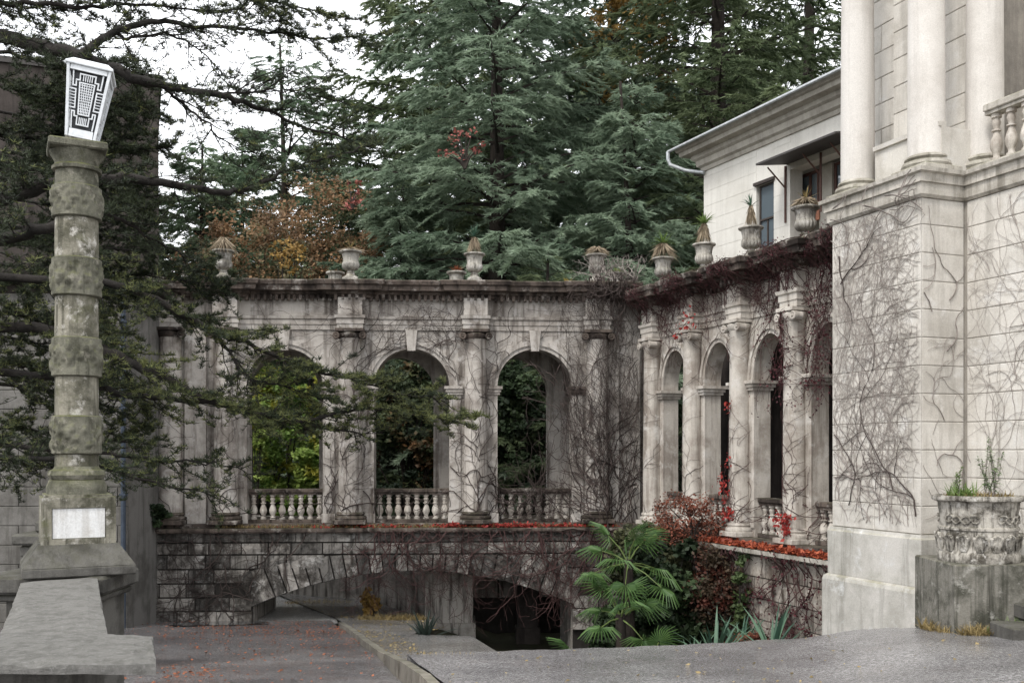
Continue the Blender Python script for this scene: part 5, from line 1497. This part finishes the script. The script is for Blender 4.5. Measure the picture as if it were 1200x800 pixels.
# ---------------------------------------------------------------- bushes
def bush(name, label, cat, c, size, ncl, nleaf, ls, mat, seed, zb=None, clump=.34, group=None, stem=M['bark'], tilt=(0, -.3, .7), droop=0.0, tintbase=.3):
    """shrub: stems plus leaves on the shells of many overlapping clumps"""
    g = np.random.default_rng(seed); cx, cy, cz_ = c; zb = cz_ - size[2] if zb is None else zb
    T = Thing(name, label, cat, (cx, cy, zb), 0, group)
    d = g.normal(size=(ncl, 3)); d /= np.linalg.norm(d, axis=1)[:, None]; d *= (g.uniform(.15, 1, ncl) ** .5)[:, None]
    C_ = d * np.array(size) + np.array([0, 0, cz_ - zb])
    C_[:, 2] = np.maximum(C_[:, 2], .05)
    rad = clump * min(size) * g.uniform(.6, 1.5, ncl)
    k = g.integers(0, ncl, nleaf); e = g.normal(size=(nleaf, 3)); e /= np.linalg.norm(e, axis=1)[:, None]
    P = C_[k] + e * (rad[k] * g.uniform(.45, 1.1, nleaf))[:, None] * np.array([1.15, 1.15, .8])
    P[:, 2] -= droop * g.uniform(0, 1, nleaf) ** 2
    ct = g.uniform(0, 1, ncl)
    T.np("crown", leaves(P, ls, g, tilt, .55, .01), 4, mat, tintbase * g.uniform(-1, 1, nleaf) + ct[k], world=False)
    m = MB()
    for i in range(min(ncl, 14)):
        q = C_[i]; m.tube([(0, 0, 0), (q[0] * .3, q[1] * .3, q[2] * .5), tuple(q)], [.05 * min(1, size[2]), .03 * min(1, size[2]), .008], 5)
    link_mesh("stems", m.v, m.f, stem, T.o)
    return T
# below and in front of the wing
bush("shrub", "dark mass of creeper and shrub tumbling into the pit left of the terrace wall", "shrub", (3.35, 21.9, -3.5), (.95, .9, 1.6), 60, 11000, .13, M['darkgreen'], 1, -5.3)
bush("shrub", "olive hanging shrub draped over the corner above the fan palm", "shrub", (3.05, 22.6, -2.55), (.95, .6, 1.0), 46, 8000, .10, M['olive'], 2, -5.3, droop=.5)
bush("shrub", "rust red shrub spilling over the wing ledge left of the third column", "shrub", (4.05, 22.4, -1.62), (.95, .6, .72), 70, 4400, .05, M['rust'], 3, -2.0)
bush("creeper", "dark creeper mass hanging from the wing ledge at the inner corner", "creeper", (4.35, 21.5, -2.75), (.6, .5, .8), 34, 4600, .07, M['brownhang'], 4, -5.3, droop=.6)
bush("ivy", "strip of green ivy running down the middle of the terrace wall", "ivy", (FW.pt(5.3, -.62)[0], FW.pt(5.3, -.62)[1], -3.3), (.20, .16, 1.3), 40, 1300, .09, M['ivy'], 5, -4.9, .6)
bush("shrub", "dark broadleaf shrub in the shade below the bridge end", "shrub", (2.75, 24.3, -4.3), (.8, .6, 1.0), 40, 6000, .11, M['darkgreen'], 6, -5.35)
bush("shrub", "yellow leaved sapling beside the retaining wall under the arch", "shrub", (-3.65, 26.4, -3.95), (.28, .25, .42), 22, 420, .11, M['autumnyellow'], 7, -4.5)
bush("shrub", "evergreen shrub growing on the terrace at the foot of the left columns", "shrub", (-9.0, 24.9, -1.55), (.42, .3, .35), 20, 2600, .07, M['darkgreen'], 8, -1.9)
# hanging evergreen over the left end of the bridge
# agaves and grass along the pit rim
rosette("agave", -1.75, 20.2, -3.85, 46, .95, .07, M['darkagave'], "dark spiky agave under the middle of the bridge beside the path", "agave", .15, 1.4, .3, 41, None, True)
for (px, Y, z, L, lab, sd_) in ((838, 18.2, -3.95, 1.35, "blue green spiky agave at the pit edge right of the fan palm", 42), (905, 18.0, -3.75, 1.25, "spiky green agave against the foot of the terrace wall near the corner block", 43), (868, 19.3, -4.0, 1.1, "smaller agave behind and between the two big agaves at the pit edge", 44), (812, 18.6, -4.2, 1.1, "low agave leaning out beside the dark hanging creeper", 45)):
    rosette("agave", (px - 600) / FPX * Y, Y, z, 46, L * 1.1, .085, M['agave'], lab, "agave", .1, 1.35, .28, sd_, "agaves at the pit edge", True)
bush("shrub", "low rusty ground shrub between the agaves at the wall foot", "shrub", (4.6, 18.7, -3.6), (.7, .4, .22), 26, 1200, .06, M['rust'], 9, -4.6)

# fan palms
def frond_mesh(seed, mat, R_=.62, nseg=24):
    g = np.random.default_rng(seed); V = []; T_ = []
    for i in range(nseg):
        a = -2.35 + 4.7 * (i + .5) / nseg; w = 4.7 / nseg * .36
        L = R_ * (.72 + .28 * math.cos(a * .55)) * g.uniform(.92, 1.05)
        def P(r, aa, dz): return (r * math.sin(aa), r * math.cos(aa), dz)
        fold = .035
        for (s0, s1) in ((0, .55), (.55, 1.0)):
            r0, r1 = .03 + L * s0, .03 + L * s1
            wr0 = w if s0 < .5 else w * .85; wr1 = w * .85 if s1 < .6 else w * .08
            d0, d1 = -.10 * s0 ** 2 * R_, -(.12 if s1 < .6 else .38) * R_ * s1 ** 2
            for sg in (-1, 1):
                V += [P(r0, a, d0 + fold * s0), P(r0, a + sg * wr0, d0 - fold * s0 * .3), P(r1, a + sg * wr1, d1 - fold * .3), P(r1, a, d1 + fold * (1 - s1))]
                T_.append(g.uniform(.1, 1))
    return np.array(V), np.array(T_)
def fan_palm(label, x, y, z, h, fronds, seed, yellow=0):
    T = Thing("fan_palm", label, "palm", (x, y, z)); g = random.Random(seed)
    m = MB(); m.tube([(0, 0, z), (.03, 0, z + h * .5), (0, .02, z + h)], [.13, .12, .10], 10); T.part("trunk", m, M['bark'], None, 50)
    base = None
    for i in range(fronds):
        el = g.uniform(-.55, 1.25) if i >= yellow else g.uniform(-1.0, -.6); a = i * 2.4 + g.uniform(-.3, .3); Lp = g.uniform(.5, .85)
        V, tt = frond_mesh(seed * 50 + i, None, g.uniform(.42, .56))
        d = Vector((math.cos(a) * math.cos(el), math.sin(a) * math.cos(el), math.sin(el)))
        tip = d * Lp; tip.z += h - .05 - .1 * Lp
        q = d.to_track_quat('Y', 'Z')
        o = link_np("frond", V, 4, M['palmyellow'] if i < yellow else M['palm'], tt, T.o)
        o.rotation_mode = 'QUATERNION'; o.rotation_quaternion = q; o.location = tip
        m = MB(); iv = q.inverted(); p0 = iv @ (Vector((0, 0, h - .08)) - tip)
        m.tube([tuple(p0), tuple(p0 * .5 + Vector((0, 0, .04))), (0, 0, 0)], [.02, .014, .01], 5)
        link_mesh("stalk", m.v, m.f, M['palmstalk'], o)
M['palmstalk'] = plain('palm stalk', (0.10, 0.14, 0.04), 0.6)
fan_palm("tallest bright green fan palm in the pit before the bridge end", 2.4, 20.6, -5.3, 3.1, 11, 1)
fan_palm("middle fan palm with broad drooping fans below the tallest one", 2.15, 19.8, -5.3, 2.1, 9, 2)
fan_palm("low fan palm with a yellowing frond at the pit rim", 2.55, 18.8, -5.2, 1.1, 8, 3, 2)
fan_palm("small fan palm leaning out at the dark arch mouth", 1.55, 19.8, -5.3, .9, 5, 4)

# ---------------------------------------------------------------- fallen leaves, grass
def litter(name, label, pts, size, mat, seed, flat=.25):
    g = np.random.default_rng(seed); P = np.array(pts); c = P.mean(0)
    o = link_np(name, leaves(P - c, size, g, (0, 0, 1), flat, .004), 4, mat, g.uniform(0, 1, len(P))); o.location = c
    return tag(o, label, "leaves", None, 'stuff')
g = np.random.default_rng(77); pts = []
for (cx_, cy_, sx, sy, n) in ((-6.4, 23.0, 1.0, .8, 520), (-8.2, 24.6, .5, .5, 120), (-5.2, 24.8, .5, .5, 190), (-4.6, 21.5, .9, .9, 340), (-3.9, 22.4, .35, .8, 330), (-4.2, 18.5, 1.2, 1.4, 420), (-3.2, 15, .9, 2.0, 240), (-6.5, 20.5, 1.3, 1.0, 300), (-4.6, 13.8, .35, .7, 260), (-5, 19, 3, 4, 420), (-3.0, 19.2, .25, .8, 160)):
    for _ in range(int(n * .45)):
        x, y = g.normal(cx_, sx), g.normal(cy_, sy)
        if x < kerbx(y) - .03 and y < 25.4 and x > -12: pts.append((x, y, zroad(0, y) + .03))
litter("fallen_leaves", "scattered rust orange fallen leaves on the dark road", pts, .05, M['fallen'], 1)
pts = []
for _ in range(500):
    y = g.uniform(13, 28); x = kerbx(y) + g.uniform(.15, 2.2 if y > 21 else .8); pts.append((x, y, zroad(0, y) + .1))
litter("fallen_leaves", "yellow brown leaves strewn along the path beside the kerb", pts, .05, M['drygrass'], 2)
pts = []
for _ in range(5200):
    s_ = g.uniform(.9, 8.3); w_ = g.uniform(-.64, -.38)
    if g.random() < .35 + .65 * min(1, max(0, (s_ - 1.5) / 2)): x, y = FW.pt(s_, w_ + .06 * g.normal() * 0); pts.append((x, y, -1.95 + abs(g.normal(0, .035))))
litter("fallen_leaves", "thick drift of orange red leaves lying along the wing ledge", pts, .085, M['redfall'], 3, .7)
pts = []
for (px, n, sx) in ((530, 130, .22), (580, 260, .25), (617, 200, .25), (660, 120, .3), (460, 90, .8), (400, 60, .8), (700, 80, .3)):
    for _ in range(n):
        s_ = FM.s(px, -.4) + g.normal(0, sx); x, y = FM.pt(s_, g.uniform(-.55, -.34)); pts.append((x, y, -1.89 + abs(g.normal(0, .04)) if True else 0))
litter("fallen_leaves", "thin line of red leaves on the bridge ledge under the arcade", pts, .07, M['red'], 4, .8)
pts = []
for _ in range(700):
    x = g.uniform(-1.1, 9); y = g.uniform(6, 16); 
    if y < edgey(x) - .1: pts.append((x, y, zfore(x, y) + .006))
litter("fallen_leaves", "sparse small brown leaves on the pale forecourt", pts[:260], .05, M['drygrass'], 5)
# moss / dry weeds along the bridge ledge
n = 1500; s_ = g.uniform(FM.s(260), FM.s(720), n); w_ = g.uniform(-.52, -.3, n)
P = np.stack([FM.ox + FM.e[0] * s_ + FM.w[0] * w_, FM.oy + FM.e[1] * s_ + FM.w[1] * w_, np.full(n, -1.9)], 1); c = P.mean(0)
D = g.normal(0, .5, (n, 3)); D[:, 2] = 1; D /= np.linalg.norm(D, axis=1)[:, None]
o = link_np("dry_grass", blades(P - c, D, g.uniform(.05, .2, n), np.full(n, .02), g, .4), 4, M['drygrass'], np.repeat(g.uniform(0, .7, n), 3)); o.location = c
tag(o, "dry weeds and grass growing along the bridge ledge below the columns", "grass", None, 'stuff')
tuft("dry_grass", -3.0, 25.2, zroad(0, 25.2) + .05, .9, .35, 900, .28, .016, M['drygrass'], "dry grass strip along the foot of the retaining wall", "grass", 55, .7, .6)
tuft("dry_grass", -5.6, 28.9, zroad(0, 28.9) + .02, 1.0, .3, 500, .22, .016, M['drygrass'], "dry grass at the road edge beyond the bridge", "grass", 56, .7, .6)
tuft("dry_grass", -.95, 13.6, zfore(-.95, 13.6) - .04, .45, .14, 260, .12, .012, M['drygrass'], "dry weeds on the crumbling corner of the forecourt by the kerb", "grass", 57, .6, .7)

# ---------------------------------------------------------------- conifers behind the arcade
def conifer(name, label, x, y, H, Rad, zb, ntri, mat, seed, zbase=None, nb=90, droop=.10, up=.12, slen=.32, sw=.05, taper=.75, top=.25, group=None, parts=True, wood=True, gap=0.0, bark=None):
    g = np.random.default_rng(seed); z0 = float(terrain(np.array(x), np.array(y))) if zbase is None else zbase
    ztop = z0 + H
    u = np.sort(g.uniform(0, 1, nb)); bz = zb + (ztop - zb) * u
    L = Rad * np.clip((1 - u), 0, 1) ** taper * g.uniform(.65, 1.12, nb) + .35
    az = np.arange(nb) * 2.39996 + g.normal(0, .25, nb)
    upb = up * g.uniform(.3, 1.6, nb) + .35 * u; dr = droop * g.uniform(.7, 1.5, nb)
    def bp(i, t):
        r = L[i] * t
        return np.stack([np.cos(az[i]) * r, np.sin(az[i]) * r, bz[i] + upb[i] * r - dr[i] * r * r / np.maximum(L[i], 1) * 1.6], -1)
    nbl = 16
    bt = np.tile((np.arange(nbl) + .5) / nbl, (nb, 1)) + g.normal(0, .02, (nb, nbl)); bt = np.clip(.12 + .88 * bt, .1, 1.0)
    bs = np.where(np.arange(nbl) % 2 == 0, 1.0, -1.0)[None, :] * np.ones((nb, 1))
    bang = g.uniform(.55, 1.15, (nb, nbl)); bl = (.10 + .34 * (1.05 - bt)) * L[:, None] * g.uniform(.7, 1.3, (nb, nbl)) + .25
    bdz = g.normal(-.10, .16, (nb, nbl)); bshade = g.normal(0, .12, (nb, nbl)) + g.normal(.45, .18, nb)[:, None]
    pr = (L ** 1.5); pr /= pr.sum()
    i = g.choice(nb, ntri, p=pr); j = np.clip((g.uniform(0, 1, ntri) ** .8 * nbl).astype(int), 0, nbl - 1)
    t = bt[i, j]; P0 = bp(i, t); a = az[i] + bs[i, j] * bang[i, j]; q = g.uniform(0, 1, ntri) ** .85; l = bl[i, j]
    dirx = np.stack([np.cos(a), np.sin(a), bdz[i, j]], 1)
    P = P0 + dirx * (l * q)[:, None]; P[:, 2] -= .22 * l * q * q
    # needle sprays leave the branchlet sideways and forward
    a2 = a + g.choice((-1, 1), ntri) * g.uniform(.2, 1.0, ntri)
    D = np.stack([np.cos(a2), np.sin(a2), g.normal(-.38, .32, ntri)], 1); D /= np.linalg.norm(D, axis=1)[:, None]
    Ls = slen * g.uniform(.45, 1.15, ntri) * (.75 + .25 * (1 - q))
    V = strands(P, D, Ls, sw * g.uniform(.6, 1.3, ntri), g)
    V = V.reshape(-1, 3) + np.array([0, 0, -z0])
    tint = bshade[i, j] + .12 * q + g.normal(0, .12, ntri)
    T = Thing(name, label, "tree", (x, y, z0), 0, group) if parts else None
    m = MB()
    lean = g.normal(0, .01, 2)
    m.tube([(lean[0] * k * k, lean[1] * k * k, H * k / 8) for k in range(9)], [max(.05, .018 * H * (1 - .93 * k / 8)) for k in range(9)], 9)
    wd = MB()
    if wood:
        for b in range(nb):
            pts = [tuple(bp(np.array([b]), np.array([tt]))[0] - np.array([0, 0, z0])) for tt in (0, .25, .5, .75, .97)]
            r_ = .014 + .012 * L[b]; wd.tube(pts, [r_, r_ * .8, r_ * .55, r_ * .35, .008], 4, False)
    if parts:
        link_mesh("trunk", m.v, m.f, bark or M['bark'], T.o, 50)
        if wood: link_mesh("limbs", wd.v, wd.f, bark or M['bark'], T.o)
        T.np("crown", V, 3, mat, tint, world=False)
        return T
    return V + np.array([x, y, z0]), tint, m

def pxy(px, Y): return (px - 600) / FPX * Y
conifer("cedar", "big pale blue green cedar with feathery sprays behind the middle of the long arcade", pxy(583, 40), 40, 30, 8.4, -1.0, 260000, M['cedar'], 1, nb=170, slen=.42, sw=.066)
conifer("cedar", "dark cedar with a black trunk rising behind the cream house eaves", pxy(842, 41), 41, 34, 8.2, 1.0, 210000, M['cedardark'], 2, nb=150, slen=.44, sw=.06)
conifer("cedar", "dark layered cedar left of the big blue one, its branch tips against the white sky", pxy(505, 49), 49, 32, 8.6, 0.0, 150000, M['cedardark'], 3, nb=140, slen=.5, sw=.085, droop=.05, up=.05)
conifer("cedar", "green cedar filling the gap between the blue cedar and the dark house cedar", pxy(715, 47), 47, 34, 8.0, 0.0, 165000, M['cedar'], 4, nb=150, slen=.46, sw=.072)
conifer("cedar", "dark cedar in the upper right corner beside the giant columns", pxy(945, 50), 50, 34, 8.0, 3.0, 100000, M['cedardark'], 5, nb=120, slen=.5, sw=.08)
conifer("cedar", "shorter blue green cedar behind the corner where the two cornices meet", pxy(745, 37), 37, 17.5, 4.8, 0.0, 110000, M['cedar'], 6, nb=120, slen=.36, sw=.055)
conifer("pine", "slender airy pine standing clear against the white sky left of the cedars", pxy(338, 48), 48, 22.5, 4.6, 6.0, 50000, M['pine'], 7, nb=50, slen=.42, sw=.05, up=.35, droop=.12, taper=.5)
conifer("conifer", "mid green conifer with its top just below the notch of white sky", pxy(398, 53), 53, 21.0, 6.4, -1.0, 100000, M['pine'], 8, nb=120, slen=.5, sw=.08)
conifer("conifer", "small grey green conifer above the left end of the long cornice", pxy(235, 45), 45, 17.5, 5.4, 0.0, 80000, M['pine'], 9, nb=80, slen=.46, sw=.065)
conifer("cedar", "low drooping cedar foliage behind the bare urns left of the middle arch", pxy(470, 40.5), 40.5, 15.5, 4.8, -1.5, 110000, M['cedar'], 10, nb=120, slen=.38, sw=.055)
conifer("conifer", "dark conifer standing close behind the right arch", pxy(640, 35), 35, 11.5, 3.6, -2.5, 50000, M['cedardark'], 11, nb=80, slen=.34, sw=.045)
conifer("conifer", "soft mid green conifer between the slender pine and the left urn", pxy(285, 52), 52, 19.0, 5.6, -1.0, 110000, M['pine'], 12, nb=100, slen=.5, sw=.065)
# autumn trees and shrubs in the wood
bush("autumn_tree", "rusty brown autumn tree behind the left part of the long cornice", "tree", (pxy(372, 42), 42, 8.6), (3.0, 1.6, 3.2), 90, 8200, .13, M['autumn'], 61, -2.5)
bush("autumn_tree", "olive and orange autumn tree between the tall left urn and the bare urns", "tree", (pxy(300, 40), 40, 7.0), (3.0, 1.6, 3.4), 90, 8200, .13, M['autumn'], 62, -2.5)
bush("shrub", "golden yellow leaved shrub showing just above the long cornice", "shrub", (pxy(338, 37), 37, 7.2), (.65, .5, .7), 26, 420, .12, M['autumnyellow'], 63, -2.5)
bush("autumn_tree", "tall amber autumn tree glimpsed high between the cedars", "tree", (pxy(725, 46), 43.0, 17.5), (2.6, 1.2, 3.2), 60, 2600, .18, M['autumnyellow'], 64, -2.0)
bush("red_creeper", "scarlet creeper leaves climbing in the left side of the blue cedar", "creeper", (pxy(545, 34.5), 34.5, 10.6), (.8, .5, 1.0), 16, 130, .12, M['fadedred'], 65, 9.8, .3)
bush("red_creeper", "pink red leaves low on the left edge of the blue cedar", "creeper", (pxy(415, 35.5), 35.0, 9.0), (.5, .4, .7), 10, 90, .12, M['fadedred'], 66, 8.5, .3)
bush("shrub", "bright green shrub with yellow streaks seen through the left arch", "shrub", (pxy(330, 34.5), 34.5, .8), (2.4, 1.0, 4.0), 90, 20000, .14, M['green'], 67, -4.4)
bush("shrub", "lemon yellow foliage at the left edge of the left arch", "shrub", (pxy(297, 33), 33, .1), (.4, .4, 1.4), 20, 1500, .12, M['lime'], 68, -4.4)
bush("shrub", "dark shrub behind the middle arch with a rusty top", "shrub", (pxy(480, 33.5), 33.5, 1.3), (2.0, 1.2, 2.6), 70, 11000, .15, M['mixdark'], 69, -3.8)
bush("shrub", "black green shrub behind the right arch", "shrub", (pxy(620, 33), 33.0, .2), (2.0, 1.0, 2.6), 60, 9000, .15, M['darkgreen'], 70, -3.8)
bush("shrub", "blackish shrub low behind the middle balustrade", "shrub", (pxy(470, 31.2), 31.2, -2.4), (2.6, .7, 2.0), 60, 8000, .15, M['darkgreen'], 71, -4.4)
bush("shrub", "dark undergrowth behind the vine covered inner corner", "shrub", (pxy(740, 34), 34.0, .8), (1.6, 1.0, 2.8), 50, 7000, .16, M['darkgreen'], 72, -4.0)
# far wood as one mass
Vs, ts = [], []; g = np.random.default_rng(99)
for k in range(24):
    Y = g.uniform(58, 92); px = g.uniform(440, 1120) if k < 19 else g.uniform(180, 430); H = g.uniform(22, 30) if px > 440 else g.uniform(8, 13)
    V, t_, m = conifer("", "", pxy(px, Y), Y, H, g.uniform(5, 7), float(terrain(np.array(pxy(px, Y)), np.array(Y))) + 2, 6500, None, 200 + k, nb=50, slen=1.2, sw=.28, parts=False, wood=False)
    Vs.append(V); ts.append(t_)
o = link_np("distant_wood", np.concatenate(Vs), 3, M['cedardark'], np.concatenate(ts)); tag(o, "dark far wood of conifers on the hill behind everything", "wood", None, 'stuff')

# ---------------------------------------------------------------- big dark cedar at the left, limbs reaching across the picture
FC = Thing("cedar_tree", "near dark cedar whose long bare limbs sweep in from the left past the lamp column", "tree", (-12.0, 16.5, -3.4))
LO = Vector(FC.loc)
def W3(px, py, Y): return Vector(((px - 600) / FPX * Y, Y, (530 - py) / FPX * Y))
m = MB(); m.tube([(0, 0, -3.4), (.1, .05, 2), (.15, 0, 7), (.1, 0, 13), (.2, .1, 20)], [.62, .5, .42, .3, .14], 14); FC.part("trunk", m, M['fgbark'], None, 50)
limbs = [ # points (px, py, Y), start radius, foliage density, light share
 ([(0, 45, 15), (94, 67, 14.5), (139, 85, 14.3), (188, 100, 14.5), (262, 112, 15), (300, 124, 15.5), (360, 150, 16), (445, 175, 17)], .11, 1.0, .1, 1),
 ([(94, 67, 14.5), (125, 42, 14.8), (169, 28, 15.2), (225, 30, 15.6), (300, 37, 16), (380, 45, 16.5), (440, 42, 17)], .065, 1.2, .2, 0),
 ([(139, 40, 14.9), (150, 45, 15), (200, 40, 15.6), (235, 60, 16), (262, 95, 16.3), (300, 110, 16.6)], .03, .7, .1, 0),
 ([(0, 235, 13.5), (64, 214, 13), (124, 210, 13.5), (188, 213, 14), (260, 225, 14.6), (300, 216, 15), (360, 192, 15.5), (430, 172, 16)], .10, 1.0, .15, 1),
 ([(0, 281, 13), (64, 264, 12.7), (110, 250, 13.2), (150, 262, 14), (215, 300, 15)], .10, .8, .1, 1),
 ([(60, 388, 16), (128, 412, 15.6), (156, 425, 15.5), (194, 442, 15.5), (231, 462, 15.6), (300, 484, 16), (360, 492, 16.5), (430, 478, 17), (500, 488, 17.5), (556, 492, 18)], .085, 1.7, .65, 1),
 ([(60, 442, 16.5), (116, 453, 16.4), (144, 462, 16.4), (200, 467, 16.5), (259, 475, 16.6), (300, 484, 16.8), (400, 505, 17.2), (450, 508, 17.6)], .07, 1.1, .5, 1),
 ([(60, 525, 16), (116, 531, 16), (187, 539, 16.2), (250, 542, 16.5), (296, 556, 17)], .05, 1.0, .2, 1),
 ([(60, 538, 15), (120, 548, 15), (200, 570, 15.5), (262, 582, 16)], .05, .9, .2, 1),
 ([(100, 330, 16), (170, 345, 15.8), (253, 390, 16), (294, 403, 16.3), (350, 428, 16.8), (440, 452, 17.3), (520, 470, 17.8)], .07, 1.5, .5, 1),
 ([(253, 390, 16), (290, 440, 16.2), (330, 452, 16.6), (390, 470, 17)], .03, 1.9, .7, 0),
 ([(0, 5, 15), (80, 8, 15), (160, 5, 15.5), (250, 12, 16), (330, 8, 16.5)], .05, 1.4, .2, 1),
 ([(0, -22, 15), (100, -25, 15), (220, -15, 15.5), (340, 8, 16), (425, 25, 16.5)], .06, 1.6, .3, 1),
 ([(188, 100, 14.5), (225, 130, 14.8), (262, 165, 15), (310, 190, 15.4)], .03, .8, .1, 0),
 ([(262, 112, 15), (330, 105, 15.6), (400, 120, 16)], .02, .5, .1, 0),
 ([(0, 100, 17.5), (70, 115, 17.6), (130, 125, 18), (180, 120, 18.2)], .05, 2.4, .05, 1),
 ([(0, 160, 17.5), (70, 165, 18), (140, 170, 18), (200, 175, 18.4)], .05, 2.4, .05, 1),
 ([(0, 200, 17), (60, 195, 17), (130, 230, 17.5), (190, 262, 18)], .05, 2.2, .05, 1),
 ([(0, 262, 18), (70, 285, 18), (140, 292, 18.2), (190, 300, 18.4), (250, 330, 18.6)], .05, 2.4, .05, 1),
 ([(0, 330, 18), (60, 330, 18), (130, 345, 18.3), (185, 360, 18.5), (240, 375, 18.5)], .05, 2.4, .1, 1),
 ([(0, 395, 18), (40, 400, 18), (110, 410, 18.3)], .05, 2.4, .25, 1),
 ([(0, 365, 17.5), (40, 372, 17.5), (90, 380, 17.8)], .04, 2.4, .15, 1),
 ([(0, 425, 17.5), (40, 430, 17.5), (100, 440, 17.8)], .04, 2.3, .25, 1),
 ([(0, 535, 17.5), (30, 540, 17.5), (80, 552, 17.8)], .03, 2.1, .25, 1),
 ([(0, 450, 18), (50, 455, 18), (110, 470, 18.3), (170, 500, 18.5)], .05, 2.1, .25, 1),
 ([(0, 500, 18), (40, 505, 18), (100, 515, 18.2), (180, 520, 18.5)], .05, 2.1, .3, 1),
 ([(0, 185, 18.5), (70, 200, 18.5), (150, 215, 18.5)], .04, 2.4, .05, 1),
 ([(0, 95, 19), (80, 108, 19), (180, 135, 19)], .04, 2.4, .05, 1),
 ([(0, 285, 19), (80, 270, 19), (170, 275, 19)], .04, 2.4, .05, 1),
 ([(60, 150, 18), (120, 200, 18), (180, 235, 18.3)], .03, 2.4, .05, 0),
 ([(100, 330, 18), (140, 420, 18), (165, 480, 18.3)], .03, 2.2, .3, 0),
 ([(0, 60, 18), (60, 75, 18), (120, 88, 18.4), (170, 95, 18.6)], .05, 2.0, .05, 1),
 ([(0, 130, 19), (90, 145, 19), (165, 150, 19)], .05, 2.2, .05, 1),
 ([(0, 230, 19), (90, 245, 19), (165, 240, 19)], .05, 2.2, .05, 1),
 ([(0, 310, 19), (90, 318, 19), (190, 325, 19), (270, 340, 19)], .05, 2.2, .05, 1)]
rg = random.Random(17); g = np.random.default_rng(17)
tufP, tufD, tufT, tufL = [], [], [], []
twm = MB(); 
def catmull(pts, sub=5):
    out = []
    for i in range(len(pts) - 1):
        p0, p1, p2, p3 = pts[max(i - 1, 0)], pts[i], pts[i + 1], pts[min(i + 2, len(pts) - 1)]
        for k in range(sub):
            t = k / sub
            out.append(.5 * ((2 * p1) + (p2 - p0) * t + (2 * p0 - 5 * p1 + 4 * p2 - p3) * t * t + (3 * p1 - p0 - 3 * p2 + p3) * t ** 3))
    out.append(pts[-1]); return out
def emit(p, tint, light): tufP.append(p); tufT.append(tint); tufL.append(light)
def twig(p, d, L, r, depth, dens, tint, light):
    n = max(3, int(L / .11)); q = Vector(p); d = Vector(d).normalized(); pts = [tuple(q)]
    for k in range(n):
        d = (d + Vector((rg.gauss(0, .12), rg.gauss(0, .12), rg.gauss(-.015, .09)))).normalized(); q = q + d * (L / n); pts.append(tuple(q))
        nt = dens * (1.5 if depth else .9)
        for _ in range(int(nt) + (rg.random() < nt % 1)):
            emit(tuple(q + Vector((rg.gauss(0, .02), rg.gauss(0, .02), rg.gauss(0, .015))) - d * rg.uniform(0, L / n)), tint, light)
        if depth < 1 and rg.random() < .62:
            s_ = d.cross(Vector((0, 0, 1))); 
            if s_.length < .1: s_ = Vector((1, 0, 0))
            s_ = s_.normalized() * rg.choice((-1, 1)); dd = d * rg.uniform(.5, 1) + s_ * rg.uniform(.5, 1.1) + Vector((0, 0, rg.gauss(.02, .2)))
            twig(q, dd, L * rg.uniform(.25, .5) * (1.15 - .5 * k / n), r * .6, depth + 1, dens, tint, light)
    twm.tube(pts, [max(.0035, r * (1 - .8 * k / n)) for k in range(n + 1)], 3, False)
for (pp, r0, dens, light, fromtrunk) in limbs:
    P = [W3(*q) for q in pp]
    if fromtrunk:
        a = P[0]; P = [Vector((-12.0, 16.5, a.z - .3 if a.z > 0 else a.z + .2)), (Vector((-12.0, 16.5, a.z)) + a) / 2 + Vector((0, 0, .1))] + P
    C_ = catmull(P, 6); C_ = [c + Vector((rg.gauss(0, .02), rg.gauss(0, .02), rg.gauss(0, .018))) for c in C_]
    tot = sum((b - a).length for a, b in zip(C_, C_[1:])); acc = 0; nxt = tot * (.18 if fromtrunk else .05)
    m = MB(); m.tube([tuple(c - LO + Vector((0, 0, LO.z))) for c in C_], [max(.007, (r0 * 1.25 if fromtrunk else r0) * (1 - .92 * k / (len(C_) - 1)) ** 1.1) for k in range(len(C_))], 7)
    FC.part("limb", m, M['fgbark'], None, 60)
    for a, b in zip(C_, C_[1:]):
        seg = b - a; L = seg.length
        while nxt < acc + L:
            t = (nxt - acc) / L; p = a + seg * t; f = nxt / tot; d = seg.normalized()
            s_ = d.cross(Vector((0, 0, 1))).normalized() * rg.choice((-1, 1))
            if p.x > -9.2:
                dd = d * rg.uniform(.3, 1.1) + s_ * rg.uniform(.2, 1.0) + Vector((0, 0, rg.gauss(.03, .38 if dens < 2 else .6)))
                leafy = dens * (.35 + .9 * min(1, max(0, (f - .3) / .35)))
                leafy *= 1.35
                if dens > 2: leafy = dens * 1.35
                twig(p, dd, (1.25 - .75 * f) * rg.uniform(.45, 1.15), .012, 0, leafy, rg.uniform(.1, .9), light if rg.random() < .25 + .75 * f else light * .3)
            nxt += rg.uniform(.055, .15) / (1 if dens < 2 else 1.7)
        acc += L
twm.v = [(v[0] - LO.x, v[1] - LO.y, v[2]) for v in twm.v]
FC.part("twigs", twm, M['fgbark'], None, None, None)
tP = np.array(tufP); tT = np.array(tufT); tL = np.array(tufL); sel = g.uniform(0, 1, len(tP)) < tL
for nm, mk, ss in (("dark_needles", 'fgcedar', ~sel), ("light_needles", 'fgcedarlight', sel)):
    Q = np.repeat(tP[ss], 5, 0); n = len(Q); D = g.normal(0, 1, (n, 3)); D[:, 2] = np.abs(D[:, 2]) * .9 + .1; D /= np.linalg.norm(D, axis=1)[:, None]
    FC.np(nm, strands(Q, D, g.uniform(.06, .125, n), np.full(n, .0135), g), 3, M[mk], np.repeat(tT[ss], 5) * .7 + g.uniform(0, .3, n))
